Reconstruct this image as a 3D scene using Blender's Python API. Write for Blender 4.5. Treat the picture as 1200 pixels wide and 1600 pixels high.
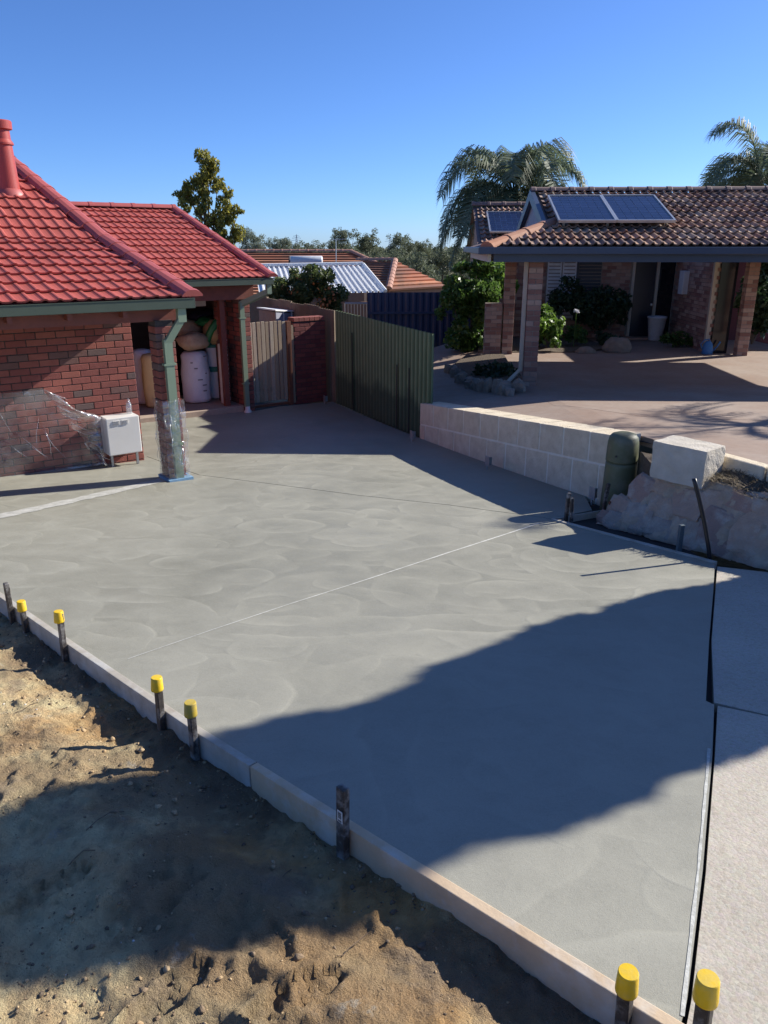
import bpy, bmesh, math, random
import numpy as np
from mathutils import Vector, Matrix, noise, geometry

R = math.radians
scene = bpy.context.scene
for o in list(bpy.data.objects):
    bpy.data.objects.remove(o, do_unlink=True)
col = scene.collection

# ------------------------------------------------------------------ camera
CAMZ, PITCH, FPX = 3.0, R(19.1), 1200.0
cam_d = bpy.data.cameras.new('camera')
cam_d.sensor_fit = 'VERTICAL'; cam_d.sensor_height = 36.0; cam_d.lens = 36.0 * FPX / 1600.0
cam_d.clip_start = 0.05; cam_d.clip_end = 6000
cam = bpy.data.objects.new('camera', cam_d); col.objects.link(cam)
cam.location = (0, 0, CAMZ); cam.rotation_euler = (R(90) - PITCH, 0, 0)
scene.camera = cam

# ------------------------------------------------------------------ sky, sun, exposure
SUN_AZ, SUN_EL = R(64.2), R(31.0)
SDIR = Vector((math.sin(SUN_AZ) * math.cos(SUN_EL), math.cos(SUN_AZ) * math.cos(SUN_EL), math.sin(SUN_EL)))
world = bpy.data.worlds.new('World'); scene.world = world; world.use_nodes = True
wn, wl = world.node_tree.nodes, world.node_tree.links
bg = wn['Background']
sky = wn.new('ShaderNodeTexSky'); sky.sky_type = 'NISHITA'; sky.sun_disc = False
sky.sun_elevation = SUN_EL; sky.sun_rotation = SUN_AZ
sky.altitude = 3000; sky.air_density = 1.0; sky.dust_density = 4.0; sky.ozone_density = 8.0
hs = wn.new('ShaderNodeHueSaturation'); hs.inputs['Saturation'].default_value = 1.0
tint = wn.new('ShaderNodeMix'); tint.data_type = 'RGBA'; tint.blend_type = 'MULTIPLY'; tint.inputs[0].default_value = 1.0
tint.inputs[7].default_value = (.85, .93, 1.08, 1)          # the camera's cool white balance
wl.new(sky.outputs[0], hs.inputs['Color']); wl.new(hs.outputs[0], tint.inputs[6]); wl.new(tint.outputs[2], bg.inputs[0])
bg.inputs[1].default_value = 0.070
sun_d = bpy.data.lights.new('sun', 'SUN'); sun_d.energy = 3.6; sun_d.angle = R(0.55); sun_d.color = (1.0, 0.95, 0.86)
sun = bpy.data.objects.new('sun', sun_d); col.objects.link(sun)
sun.rotation_euler = SDIR.to_track_quat('Z', 'Y').to_euler()
sun.location = (20, 10, 20)
scene.render.engine = 'CYCLES'
vs = scene.view_settings
vs.view_transform = 'Standard'; vs.look = 'None'; vs.gamma = 1.0; vs.exposure = 1.2; vs.use_curve_mapping = False
scene.cycles.max_bounces = 6; scene.cycles.transparent_max_bounces = 12

# ------------------------------------------------------------------ photo pixel -> world helpers
CP, SP = math.cos(PITCH), math.sin(PITCH)
def ray(px, py):
    r = (800 - py) / FPX
    return Vector(((px - 600) / FPX, CP + r * SP, -SP + r * CP))
def zs(y):                                   # the driveway surface: falls from the street to the house
    y = min(y, 18.0)
    return 1.113 - .1165 * (y - 1.45) + .00438 * (y - 1.45) * (y - 8)
def zn(y):                                   # the neighbour's paving
    return .69 + max(0, 13.5 - y) * .07
def gp(px, py, off=0.0, fn=zs):
    d = ray(px, py); t = 5.0
    for _ in range(60):
        y = d.y * t
        t = .5 * t + .5 * (fn(y) + off - CAMZ) / d.z
    p = d * t
    return Vector((p.x, p.y, fn(p.y) + off))
def height_at(y, py):                        # world z of the pixel row py at distance y
    r = (800 - py) / FPX
    return CAMZ + y * (r * CP - SP) / (CP + r * SP)
def proj(p):
    u = p[2] - CAMZ
    z = p[1] * CP - u * SP
    return 600 + FPX * p[0] / z, 800 - FPX * (p[1] * SP + u * CP) / z, z

# ------------------------------------------------------------------ materials
def nodes_of(name):
    m = bpy.data.materials.new(name); m.use_nodes = True
    n, l = m.node_tree.nodes, m.node_tree.links
    b = n['Principled BSDF']
    return m, n, l, b
def c4(c): return (c[0], c[1], c[2], 1)
def noise_node(n, l, pos, scale, detail=4, rough=.6):
    t = n.new('ShaderNodeTexNoise'); t.inputs['Scale'].default_value = scale
    t.inputs['Detail'].default_value = detail; t.inputs['Roughness'].default_value = rough
    if pos is not None: l.new(pos, t.inputs['Vector'])
    return t
def mixc(n, l, fac, a, b, mode='MIX'):
    m = n.new('ShaderNodeMix'); m.data_type = 'RGBA'; m.blend_type = mode
    for s, v in ((0, fac), (6, a), (7, b)):
        if hasattr(v, 'is_linked'): l.new(v, m.inputs[s])
        elif s == 0: m.inputs[0].default_value = v
        else: m.inputs[s].default_value = c4(v)
    return m.outputs[2]
def ramp(n, l, fac, stops, interp='LINEAR'):
    r = n.new('ShaderNodeValToRGB'); r.color_ramp.interpolation = interp
    e = r.color_ramp.elements
    while len(e) < len(stops): e.new(.5)
    for i, (p, c) in enumerate(stops):
        e[i].position = p; e[i].color = c4(c) if not isinstance(c, (int, float)) else (c, c, c, 1)
    l.new(fac, r.inputs[0])
    return r.outputs[0]
def math_(n, l, op, a, b=None, c=None):
    m = n.new('ShaderNodeMath'); m.operation = op
    for i, v in enumerate((a, b, c)):
        if v is None: continue
        if hasattr(v, 'is_linked'): l.new(v, m.inputs[i])
        else: m.inputs[i].default_value = v
    return m.outputs[0]
def rnd(n, l):                               # one random number for each object and each loose piece
    oi = n.new('ShaderNodeObjectInfo'); g = n.new('ShaderNodeNewGeometry')
    return math_(n, l, 'FRACT', math_(n, l, 'ADD', oi.outputs['Random'], g.outputs['Random Per Island']))
def bump(n, l, b, h, strength, dist=.01):
    bn = n.new('ShaderNodeBump'); bn.inputs['Strength'].default_value = strength; bn.inputs['Distance'].default_value = dist
    l.new(h, bn.inputs['Height']); l.new(bn.outputs[0], b.inputs['Normal'])
    return bn
def mat(name, c, rough=.7, c2=None, scale=6, palette=None, bmp=0, bscale=60, bdist=.004, metal=0, spec=.5, dirt=None, dscale=2, sheen=0):
    m, n, l, b = nodes_of(name)
    g = n.new('ShaderNodeNewGeometry'); pos = g.outputs['Position']
    if palette:
        k = len(palette)
        base = ramp(n, l, rnd(n, l), [(i / k, p) for i, p in enumerate(palette)], 'CONSTANT')
    else:
        base = None
    nz = noise_node(n, l, pos, scale)
    f = ramp(n, l, nz.outputs[0], [(.3, 0.0), (.7, 1.0)])
    if base is not None:
        hv = n.new('ShaderNodeHueSaturation'); l.new(base, hv.inputs['Color'])
        mr = n.new('ShaderNodeMapRange'); mr.inputs[3].default_value = .8; mr.inputs[4].default_value = 1.18
        l.new(nz.outputs[0], mr.inputs[0]); l.new(mr.outputs[0], hv.inputs['Value'])
        out = hv.outputs[0]
    else:
        out = mixc(n, l, f, c, c2 if c2 else tuple(x * .8 for x in c))
    if dirt:
        nd = noise_node(n, l, pos, dscale, 6, .65)
        out = mixc(n, l, ramp(n, l, nd.outputs[0], [(.48, 0.0), (.68, .85)]), out, dirt)
    l.new(out, b.inputs['Base Color'])
    b.inputs['Roughness'].default_value = rough; b.inputs['Metallic'].default_value = metal
    b.inputs['Specular IOR Level'].default_value = spec
    if bmp:
        bump(n, l, b, noise_node(n, l, pos, bscale, 5).outputs[0], bmp, bdist)
    return m
def leaf_mat(name, cols, rough=.5, trans=.35):
    m, n, l, b = nodes_of(name)
    g = n.new('ShaderNodeNewGeometry')
    k = len(cols)
    c = ramp(n, l, rnd(n, l), [(i / max(1, k - 1), p) for i, p in enumerate(cols)])
    l.new(c, b.inputs['Base Color']); b.inputs['Roughness'].default_value = rough
    tr = n.new('ShaderNodeBsdfTranslucent'); l.new(c, tr.inputs[0])
    mx = n.new('ShaderNodeMixShader'); mx.inputs[0].default_value = trans
    l.new(b.outputs[0], mx.inputs[1]); l.new(tr.outputs[0], mx.inputs[2])
    l.new(mx.outputs[0], n['Material Output'].inputs[0])
    return m

MT = {}
def concrete_material():
    m, n, l, b = nodes_of('fresh_concrete')
    g = n.new('ShaderNodeNewGeometry'); pos = g.outputs['Position']
    def nz(sc, d=4, r=.6): return noise_node(n, l, pos, sc, d, r).outputs[0]
    warp = noise_node(n, l, pos, 1.1, 3)
    wv = n.new('ShaderNodeVectorMath'); wv.operation = 'MULTIPLY_ADD'
    l.new(warp.outputs['Color'], wv.inputs[0]); wv.inputs[1].default_value = (.25, .25, 0); l.new(pos, wv.inputs[2])
    arcs = None
    for i, (sc, rot, st, k) in enumerate(((.55, .35, (1.0, 1.5, 0), 3.3), (.8, -.5, (1.3, 1.0, 0), 2.6), (1.3, .9, (1.0, 1.4, 0), 2.0), (.42, -.1, (1, 1.8, 0), 4.2))):
        mp = n.new('ShaderNodeMapping'); mp.inputs['Rotation'].default_value = (0, 0, rot); mp.inputs['Scale'].default_value = st; mp.inputs['Location'].default_value = (i * 3.7, i * 1.9, 0)
        l.new(wv.outputs[0], mp.inputs['Vector'])
        v = n.new('ShaderNodeTexVoronoi'); v.voronoi_dimensions = '2D'; v.inputs['Scale'].default_value = sc
        l.new(mp.outputs[0], v.inputs['Vector'])
        f = math_(n, l, 'FRACT', math_(n, l, 'ADD', math_(n, l, 'MULTIPLY', v.outputs['Distance'], k), math_(n, l, 'MULTIPLY', nz(1.2 + .5 * i, 1), .5)))
        f = ramp(n, l, f, [(0, .0), (.35, .08), (.80, .62), (.94, 1.0), (1.0, 0.0)])
        f = math_(n, l, 'MULTIPLY', f, ramp(n, l, nz(.9 + .37 * i, 3), [(.38, 0.0), (.68, 1.0)]))      # only here and there
        arcs = f if arcs is None else math_(n, l, 'MAXIMUM', arcs, f)
    fine, grit, mid, mott = nz(260, 3), nz(90, 4, .7), nz(7, 5, .65), nz(2.4, 5, .6)
    big = nz(.38, 3)
    base = mixc(n, l, ramp(n, l, big, [(.38, 0.0), (.62, 1.0)]), (0.201, 0.195, 0.153), (0.271, 0.262, 0.213))
    t = mixc(n, l, ramp(n, l, mott, [(.35, 0.0), (.70, .40)]), base, (0.319, 0.308, 0.253))
    t = mixc(n, l, ramp(n, l, mid, [(.45, 0.0), (.75, .30)]), t, (0.173, 0.169, 0.135))
    t = mixc(n, l, math_(n, l, 'MULTIPLY', arcs, .34), t, (0.433, 0.420, 0.351))
    t = mixc(n, l, ramp(n, l, grit, [(.40, 0.0), (.75, .35)]), t, (0.357, 0.346, 0.291))
    t = mixc(n, l, ramp(n, l, fine, [(.52, 0.0), (.75, .45)]), t, (0.140, 0.139, 0.116))
    l.new(t, b.inputs['Base Color'])
    l.new(ramp(n, l, math_(n, l, 'ADD', math_(n, l, 'MULTIPLY', mott, .6), math_(n, l, 'MULTIPLY', arcs, .4)), [(.2, .48), (.7, .74)]), b.inputs['Roughness'])
    b.inputs['Specular IOR Level'].default_value = .34
    h = math_(n, l, 'ADD', math_(n, l, 'MULTIPLY', arcs, .55), math_(n, l, 'MULTIPLY', fine, .30))
    h = math_(n, l, 'ADD', h, math_(n, l, 'MULTIPLY', mott, 1.2))
    h = math_(n, l, 'ADD', h, math_(n, l, 'MULTIPLY', mid, .55))
    bump(n, l, b, h, .6, .006)
    return m
def sand_material():
    m, n, l, b = nodes_of('sandy_soil')
    g = n.new('ShaderNodeNewGeometry'); pos = g.outputs['Position']
    def nz(sc, d=5, r=.65): return noise_node(n, l, pos, sc, d, r).outputs[0]
    big, org, md, cr, fn, gr = nz(.95, 6, .6), nz(.8, 5), nz(4.5, 6, .7), nz(17, 6, .75), nz(70, 5, .75), nz(330, 3)
    c = mixc(n, l, ramp(n, l, md, [(.35, 0.0), (.65, 1.0)]), (0.606, 0.423, 0.224), (0.714, 0.618, 0.356))
    c = mixc(n, l, ramp(n, l, org, [(.56, 0.0), (.66, .75)]), c, (0.619, 0.316, 0.092))
    c = mixc(n, l, ramp(n, l, big, [(.50, 0.0), (.57, .72)]), c, (0.214, 0.151, 0.094))              # damp dark topsoil
    c = mixc(n, l, ramp(n, l, nz(2.6, 6, .7), [(.57, 0.0), (.66, .65)]), c, (0.269, 0.208, 0.152))
    c = mixc(n, l, ramp(n, l, cr, [(.55, 0.0), (.64, .42)]), c, (0.269, 0.195, 0.125))               # crumbs
    c = mixc(n, l, ramp(n, l, fn, [(.58, 0.0), (.70, .42)]), c, (0.228, 0.168, 0.106))
    c = mixc(n, l, ramp(n, l, gr, [(.45, 0.0), (.75, .4)]), c, (0.700, 0.538, 0.330))
    # cement-dark soil in a band along the form board, and a few grey splashes
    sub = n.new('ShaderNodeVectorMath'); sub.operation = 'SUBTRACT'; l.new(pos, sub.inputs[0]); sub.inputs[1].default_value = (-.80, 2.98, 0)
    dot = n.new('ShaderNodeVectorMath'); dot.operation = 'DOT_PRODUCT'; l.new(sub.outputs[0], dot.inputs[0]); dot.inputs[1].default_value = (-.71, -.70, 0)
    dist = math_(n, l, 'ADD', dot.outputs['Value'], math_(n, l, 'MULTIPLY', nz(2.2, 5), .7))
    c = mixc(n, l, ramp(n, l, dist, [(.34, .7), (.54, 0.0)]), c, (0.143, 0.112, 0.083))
    c = mixc(n, l, ramp(n, l, nz(2.9, 6, .72), [(.62, 0.0), (.68, .7)]), c, (0.445, 0.417, 0.356))
    l.new(c, b.inputs['Base Color']); b.inputs['Roughness'].default_value = .93; b.inputs['Specular IOR Level'].default_value = .2
    h = math_(n, l, 'ADD', math_(n, l, 'MULTIPLY', cr, 2.0), math_(n, l, 'MULTIPLY', md, .8))
    h = math_(n, l, 'ADD', h, math_(n, l, 'MULTIPLY', fn, .9))
    h = math_(n, l, 'ADD', h, math_(n, l, 'MULTIPLY', gr, .3))
    bump(n, l, b, h, 1.0, .022)
    return m
def aggregate_material():
    m, n, l, b = nodes_of('aggregate_concrete')
    g = n.new('ShaderNodeNewGeometry'); pos = g.outputs['Position']
    v = n.new('ShaderNodeTexVoronoi'); v.inputs['Scale'].default_value = 70; l.new(pos, v.inputs['Vector'])
    wz = noise_node(n, l, pos, 24, 4); f = noise_node(n, l, pos, 160, 4); bgn = noise_node(n, l, pos, 1.2, 5)
    c = mixc(n, l, ramp(n, l, bgn.outputs[0], [(.35, 0.0), (.65, 1.0)]), (.36, .315, .245), (.46, .405, .32))
    hs_ = n.new('ShaderNodeHueSaturation'); hs_.inputs['Saturation'].default_value = .25; l.new(v.outputs['Color'], hs_.inputs['Color'])
    c = mixc(n, l, .10, c, hs_.outputs[0])
    c = mixc(n, l, ramp(n, l, f.outputs[0], [(.45, 0.0), (.75, .5)]), c, (.22, .19, .15))
    l.new(c, b.inputs['Base Color']); b.inputs['Roughness'].default_value = .85
    h = math_(n, l, 'ADD', math_(n, l, 'MULTIPLY', v.outputs['Distance'], -.45), math_(n, l, 'MULTIPLY', wz.outputs[0], 1.4))
    h = math_(n, l, 'ADD', h, math_(n, l, 'MULTIPLY', f.outputs[0], .5))
    bump(n, l, b, h, .45, .005)
    return m
def neighbour_paving_material():
    m, n, l, b = nodes_of('weathered_pink_paving')
    g = n.new('ShaderNodeNewGeometry'); pos = g.outputs['Position']
    a = noise_node(n, l, pos, .9, 6, .7); d = noise_node(n, l, pos, 12, 6, .7)
    c = mixc(n, l, ramp(n, l, a.outputs[0], [(.35, 0.0), (.65, 1.0)]), (.255, .170, .122), (.315, .245, .195))
    c = mixc(n, l, ramp(n, l, d.outputs[0], [(.45, 0.0), (.75, .45)]), c, (.17, .125, .10))
    l.new(c, b.inputs['Base Color']); b.inputs['Roughness'].default_value = .8
    bump(n, l, b, d.outputs[0], .5, .006)
    return m
def plastic_material(name, fac, rough=.10, haze=.3, bstr=1.0, scale=9):
    m, n, l, b = nodes_of(name)
    n.remove(b)
    g = n.new('ShaderNodeNewGeometry')
    nz = noise_node(n, l, g.outputs['Position'], scale, 5, .6)
    gl = n.new('ShaderNodeBsdfGlossy'); gl.inputs['Roughness'].default_value = rough; gl.inputs['Color'].default_value = (.95, .96, .97, 1)
    df = n.new('ShaderNodeBsdfDiffuse'); df.inputs['Color'].default_value = (.75, .77, .80, 1)
    bn = n.new('ShaderNodeBump'); bn.inputs['Strength'].default_value = bstr; bn.inputs['Distance'].default_value = .05
    l.new(nz.outputs[0], bn.inputs['Height']); l.new(bn.outputs[0], gl.inputs['Normal']); l.new(bn.outputs[0], df.inputs['Normal'])
    m1 = n.new('ShaderNodeMixShader'); m1.inputs[0].default_value = haze; l.new(gl.outputs[0], m1.inputs[1]); l.new(df.outputs[0], m1.inputs[2])
    t = n.new('ShaderNodeBsdfTransparent'); t.inputs[0].default_value = (.93, .94, .95, 1)
    mx = n.new('ShaderNodeMixShader')
    f = n.new('ShaderNodeMapRange'); f.inputs[1].default_value = .42; f.inputs[2].default_value = .68
    f.inputs[3].default_value = fac * .45; f.inputs[4].default_value = fac * 2.0
    l.new(nz.outputs[0], f.inputs[0]); l.new(f.outputs[0], mx.inputs[0])
    l.new(t.outputs[0], mx.inputs[1]); l.new(m1.outputs[0], mx.inputs[2]); l.new(mx.outputs[0], n['Material Output'].inputs[0])
    return m
MT['concrete'] = concrete_material(); MT['sand'] = sand_material(); MT['aggregate'] = aggregate_material(); MT['pink'] = neighbour_paving_material()
MT['laitance'] = mat('white_laitance', (.56, .56, .52), .8, (.33, .33, .295), 40, bmp=.5, bscale=120)
MT['screed_pale'] = mat('pale_screed_ridge', (.64, .63, .58), .85, (.46, .455, .41), 30)
MT['dryconc'] = mat('dry_concrete_strip', (.50, .49, .45), .9, (.33, .325, .29), 14, bmp=.6, bscale=80)
MT['darkjoint'] = mat('joint_and_slot_dark', (.02, .021, .022), .8)
MT['terrain'] = mat('dry_grass_ground', (.13, .12, .06), .95, (.20, .17, .10), .4, bmp=.5, bscale=8, bdist=.05)
MT['soil'] = mat('mulch_soil', (.085, .062, .042), .95, (.16, .12, .08), 18, bmp=1, bscale=60, bdist=.02)
MT['tile_red'] = mat('red_painted_tile', (.3, .06, .05), .62, palette=[(0.429, 0.097, 0.075), (0.396, 0.088, 0.069), (0.462, 0.110, 0.088), (0.418, 0.095, 0.075), (0.374, 0.084, 0.066)], scale=9, bmp=.3, bscale=70, bdist=.003, spec=.35, dirt=(0.297, 0.073, 0.057), dscale=1.3)
MT['cap_red'] = mat('red_ridge_capping', (.42, .10, .088), .5, (.36, .085, .076), 6, bmp=.3, bscale=40)
MT['flue_red'] = mat('red_painted_flue', (.40, .055, .04), .45, (.33, .05, .04), 5, bmp=.15, bscale=30)
MT['brick_red'] = mat('red_clay_brick', (0.280, 0.090, 0.067), .85, palette=[(0.258, 0.078, 0.062), (0.224, 0.065, 0.053), (0.297, 0.092, 0.069), (0.241, 0.073, 0.059), (0.134, 0.084, 0.076), (0.269, 0.083, 0.063), (0.207, 0.060, 0.050), (0.224, 0.069, 0.056), (0.280, 0.090, 0.067), (0.157, 0.078, 0.067)], scale=14, bmp=.7, bscale=90, bdist=.005)
MT['brick_dark'] = mat('plum_clay_brick', (.16, .04, .04), .85, palette=[(.19, .05, .043), (.15, .038, .036), (.22, .06, .048), (.17, .044, .04)], scale=14, bmp=.6, bscale=90, bdist=.005)
MT['mortar_dark'] = mat('dark_mortar', (.045, .038, .036), .95, (.08, .065, .06), 30)
MT['brick_nb'] = mat('brown_pink_brick', (.3, .18, .13), .85, palette=[(.36, .22, .165), (.28, .145, .105), (.40, .26, .20), (.22, .11, .085), (.33, .19, .14), (.42, .29, .22), (.25, .125, .095)], scale=14, bmp=.6, bscale=90, bdist=.005)
MT['mortar_nb'] = mat('grey_mortar', (.30, .25, .21), .95, (.22, .19, .16), 30)
MT['gutter'] = mat('sage_green_steel', (.075, .098, .072), .45, (.065, .085, .064), 3, spec=.35)
MT['downpipe'] = mat('sage_green_pipe', (.22, .285, .195), .42, (.20, .26, .18), 3)
MT['beam_brown'] = mat('red_brown_painted_timber', (.20, .055, .035), .6, (.15, .043, .03), 10, bmp=.2, bscale=40)
MT['fascia_pale'] = mat('pale_painted_beam', (.50, .47, .42), .6, (.40, .38, .34), 5)
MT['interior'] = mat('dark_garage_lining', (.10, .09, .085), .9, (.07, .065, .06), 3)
MT['floor_conc'] = mat('pink_sill_concrete', (.42, .32, .25), .9, (.33, .26, .21), 14, bmp=.4, bscale=60)
MT['white_box'] = mat('white_enamel', (.72, .70, .66), .45, (.66, .64, .60), 3)
MT['vent'] = mat('grey_louvre', (.30, .29, .28), .5)
MT['steel'] = mat('galvanised_steel', (.42, .43, .44), .45, (.32, .33, .34), 25, metal=.6)
MT['bag_white'] = mat('woven_white_bag', (.76, .78, .84), .7, (.68, .70, .77), 5, bmp=.6, bscale=25, bdist=.02)
MT['bag_yellow'] = mat('cream_plastic_sack', (.80, .66, .34), .55, (.72, .58, .30), 5, bmp=.6, bscale=20, bdist=.02)
MT['bag_tan'] = mat('tan_bundle', (.54, .40, .26), .85, (.42, .30, .19), 12, bmp=.8, bscale=30, bdist=.02)
MT['bag_straw'] = mat('straw_bundle', (.46, .34, .17), .85, (.34, .25, .13), 12, bmp=.8, bscale=40, bdist=.02)
MT['bag_green'] = mat('green_plastic_wrap', (.02, .20, .06), .35, (.015, .14, .05), 6, bmp=.7, bscale=12, bdist=.02)
MT['print_green'] = mat('dark_green_print', (.045, .075, .03), .5)
MT['teal'] = mat('teal_print_band', (.02, .22, .20), .5)
MT['print_white'] = mat('white_print', (.78, .78, .75), .5)
MT['print_grey'] = mat('grey_print', (.25, .26, .30), .6)
MT['navy_cloth'] = mat('navy_cloth', (.02, .022, .05), .8)
MT['fence_green'] = mat('painted_fibre_cement', (0.105, 0.125, 0.072), .85, (0.085, 0.105, 0.062), 3, bmp=.3, bscale=50, dirt=(0.060, 0.075, 0.050), dscale=1.6)
def fence_material():
    m, n, l, b = nodes_of('crest_lit_green_fibre_cement')
    g = n.new('ShaderNodeNewGeometry'); pos = g.outputs['Position']
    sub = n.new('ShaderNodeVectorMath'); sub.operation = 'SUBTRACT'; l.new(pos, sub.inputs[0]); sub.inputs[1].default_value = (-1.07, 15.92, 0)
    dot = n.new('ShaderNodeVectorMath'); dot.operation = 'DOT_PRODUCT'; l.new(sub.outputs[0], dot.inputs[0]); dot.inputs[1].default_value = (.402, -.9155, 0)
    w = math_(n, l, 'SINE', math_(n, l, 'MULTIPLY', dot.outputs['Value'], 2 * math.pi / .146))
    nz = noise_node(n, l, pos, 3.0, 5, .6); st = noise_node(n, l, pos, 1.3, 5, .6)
    crest_light = math_(n, l, 'MULTIPLY', ramp(n, l, math_(n, l, 'MULTIPLY', w, -1.0), [(.0, 0.0), (.95, 1.0)]), math_(n, l, 'ADD', nz.outputs[0], .25))
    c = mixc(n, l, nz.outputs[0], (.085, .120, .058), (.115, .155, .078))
    c = mixc(n, l, crest_light, c, (.22, .27, .15))                       # corrugation shading put into the colour, paler along the crests
    sx = n.new('ShaderNodeSeparateXYZ'); l.new(pos, sx.inputs[0])
    low = math_(n, l, 'ADD', sx.outputs[2], math_(n, l, 'MULTIPLY', st.outputs[0], -.9))
    c = mixc(n, l, ramp(n, l, low, [(.0, .75), (.22, 0.0)]), c, (.035, .055, .035))   # mould at the foot
    l.new(c, b.inputs['Base Color']); b.inputs['Roughness'].default_value = .85
    bump(n, l, b, noise_node(n, l, pos, 50, 4).outputs[0], .3, .004)
    return m
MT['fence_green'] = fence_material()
MT['fence_brown'] = mat('brown_fibre_cement', (.23, .17, .12), .85, (.18, .135, .095), 3, bmp=.3, bscale=50)
MT['fence_blue'] = mat('navy_steel_sheet', (.022, .036, .085), .45, (.02, .032, .075), 3)
MT['gate_wood'] = mat('weathered_picket', (.33, .25, .17), .85, palette=[(.36, .29, .21), (.30, .23, .16), (.40, .33, .25), (.33, .25, .17)], scale=22, bmp=.5, bscale=50)
MT['gate_post'] = mat('stained_jarrah_post', (.20, .075, .035), .7, (.14, .05, .03), 20, bmp=.4, bscale=50)
MT['limestone'] = mat('reconstituted_limestone', (.70, .60, .44), .9, (.58, .485, .345), 9, bmp=.9, bscale=45, bdist=.012, dirt=(.74, .65, .50), dscale=5)
MT['lime_white'] = mat('bleached_limestone', (.58, .53, .45), .9, (.47, .42, .34), 7, bmp=.9, bscale=45, bdist=.012)
MT['lime_mortar'] = mat('smeared_lime_mortar', (.82, .77, .66), .92, (.74, .68, .56), 9, bmp=.6, bscale=60)
MT['granite'] = mat('pink_granite', (.30, .20, .165), .9, palette=[(.43, .31, .235), (.37, .29, .23), (.46, .33, .24), (.40, .26, .20), (.36, .30, .25), (.33, .225, .18)], scale=16, bmp=1, bscale=38, bdist=.02, dirt=(.50, .44, .365), dscale=6)
MT['rock_mortar'] = mat('rubble_mortar', (.52, .42, .31), .95, (.36, .275, .20), 7, bmp=1, bscale=30, bdist=.02)
MT['pedestal'] = mat('olive_plastic', (.125, .135, .07), .55, (.10, .11, .058), 5, bmp=.1, bscale=40, dirt=(.17, .165, .11), dscale=6)
MT['timber'] = mat('raw_pine_form', (.60, .46, .31), .8, (.50, .37, .24), 7, bmp=.5, bscale=35, dirt=(.60, .565, .50), dscale=4)
MT['timber_grey'] = mat('slurry_splashed_form', (.46, .42, .35), .85, (.34, .30, .245), 8, bmp=.4, bscale=35, dirt=(.50, .49, .45), dscale=6)
MT['stake'] = mat('black_tarred_peg', (.03, .025, .022), .6, (.075, .06, .05), 30, bmp=.7, bscale=60, dirt=(.34, .33, .31), dscale=13)
MT['yellow'] = mat('yellow_safety_cap', (.80, .52, .012), .42, (.72, .46, .015), 12, bmp=.2, bscale=90, dirt=(.62, .45, .08), dscale=22)
MT['yellow_worn'] = mat('dusty_yellow_cap', (.60, .42, .03), .6, (.38, .30, .10), 40)
MT['conduit'] = mat('black_poly_pipe', (.014, .015, .02), .35)
MT['bluegrey'] = mat('blue_grey_peg', (.05, .085, .11), .6, (.07, .10, .12), 20)
MT['tile_nb'] = mat('weathered_terracotta', (.3, .13, .08), .75, palette=[(.33, .17, .105), (.42, .235, .15), (.25, .15, .11), (.48, .29, .185), (.21, .135, .105), (.38, .25, .175), (.30, .15, .09), (.45, .32, .23)], scale=10, bmp=.5, bscale=60, dirt=(.15, .10, .08), dscale=5)
MT['cap_nb'] = mat('weathered_ridge_cap', (.22, .14, .115), .75, (.15, .10, .09), 9, bmp=.5, bscale=50)
MT['cap_orange'] = mat('orange_hip_cap', (.44, .20, .11), .75, palette=[(.46, .20, .105), (.34, .175, .125), (.42, .20, .115)], scale=9, bmp=.4, bscale=50)
MT['fascia_blue'] = mat('slate_blue_fascia', (.045, .065, .105), .4, (.04, .058, .095), 3)
MT['gable_clad'] = mat('blue_grey_cladding', (.25, .29, .33), .6, (.21, .25, .29), 3)
MT['cream'] = mat('cream_paint', (.52, .45, .35), .55, (.46, .40, .31), 5)
MT['door'] = mat('navy_door_paint', (.014, .017, .03), .3)
MT['glass_dark'] = mat('dark_window_glass', (.012, .015, .02), .08, spec=.6)
MT['shutter'] = mat('white_shutter', (.66, .66, .66), .5)
MT['blind'] = mat('dark_venetian', (.03, .04, .055), .5)
MT['cell'] = mat('solar_cell', (.015, .03, .11), .22, palette=[(.014, .022, .062), (.012, .019, .055), (.016, .025, .07)], scale=20, spec=.2)
MT['cell_back'] = mat('panel_backsheet', (.50, .52, .58), .35)
MT['alu'] = mat('aluminium_frame', (.62, .62, .60), .35, metal=.7)
MT['pot'] = mat('white_glazed_pot', (.62, .63, .64), .4)
MT['bluecan'] = mat('blue_plastic', (.05, .20, .46), .4)
MT['boulder'] = mat('garden_boulder', (.30, .25, .20), .9, (.20, .165, .135), 8, bmp=1, bscale=22, bdist=.03)
MT['roof_white'] = mat('white_zincalume', (.80, .80, .79), .55, (.74, .74, .73), 2, spec=.5)
MT['roof_far'] = mat('far_terracotta', (.40, .15, .075), .8, palette=[(.40, .15, .072), (.30, .105, .055), (.46, .19, .095), (.22, .09, .055), (.36, .13, .065)], scale=3, dirt=(.14, .075, .05), dscale=.9)
MT['cap_pink'] = mat('far_ridge_cap', (.42, .22, .16), .8)
MT['wall_far'] = mat('far_brick_wall', (.26, .15, .11), .9, (.22, .125, .09), 2)
MT['tank'] = mat('white_tank', (.64, .65, .66), .3)
MT['bark'] = mat('grey_brown_bark', (.14, .105, .075), .95, (.085, .065, .048), 12, bmp=.8, bscale=20, bdist=.03)
MT['palm_trunk'] = mat('palm_trunk', (.22, .19, .15), .95, (.15, .13, .10), 9, bmp=.8, bscale=14, bdist=.04)
MT['shed_pink'] = mat('pinkish_shed_boards', (.34, .22, .17), .85, (.27, .175, .135), 16, bmp=.4, bscale=30)
MT['shed_blue'] = mat('pale_blue_grey_boards', (.30, .31, .37), .85, (.26, .27, .33), 16)
MT['pylon'] = mat('pylon_steel', (.30, .33, .38), .6)
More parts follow.
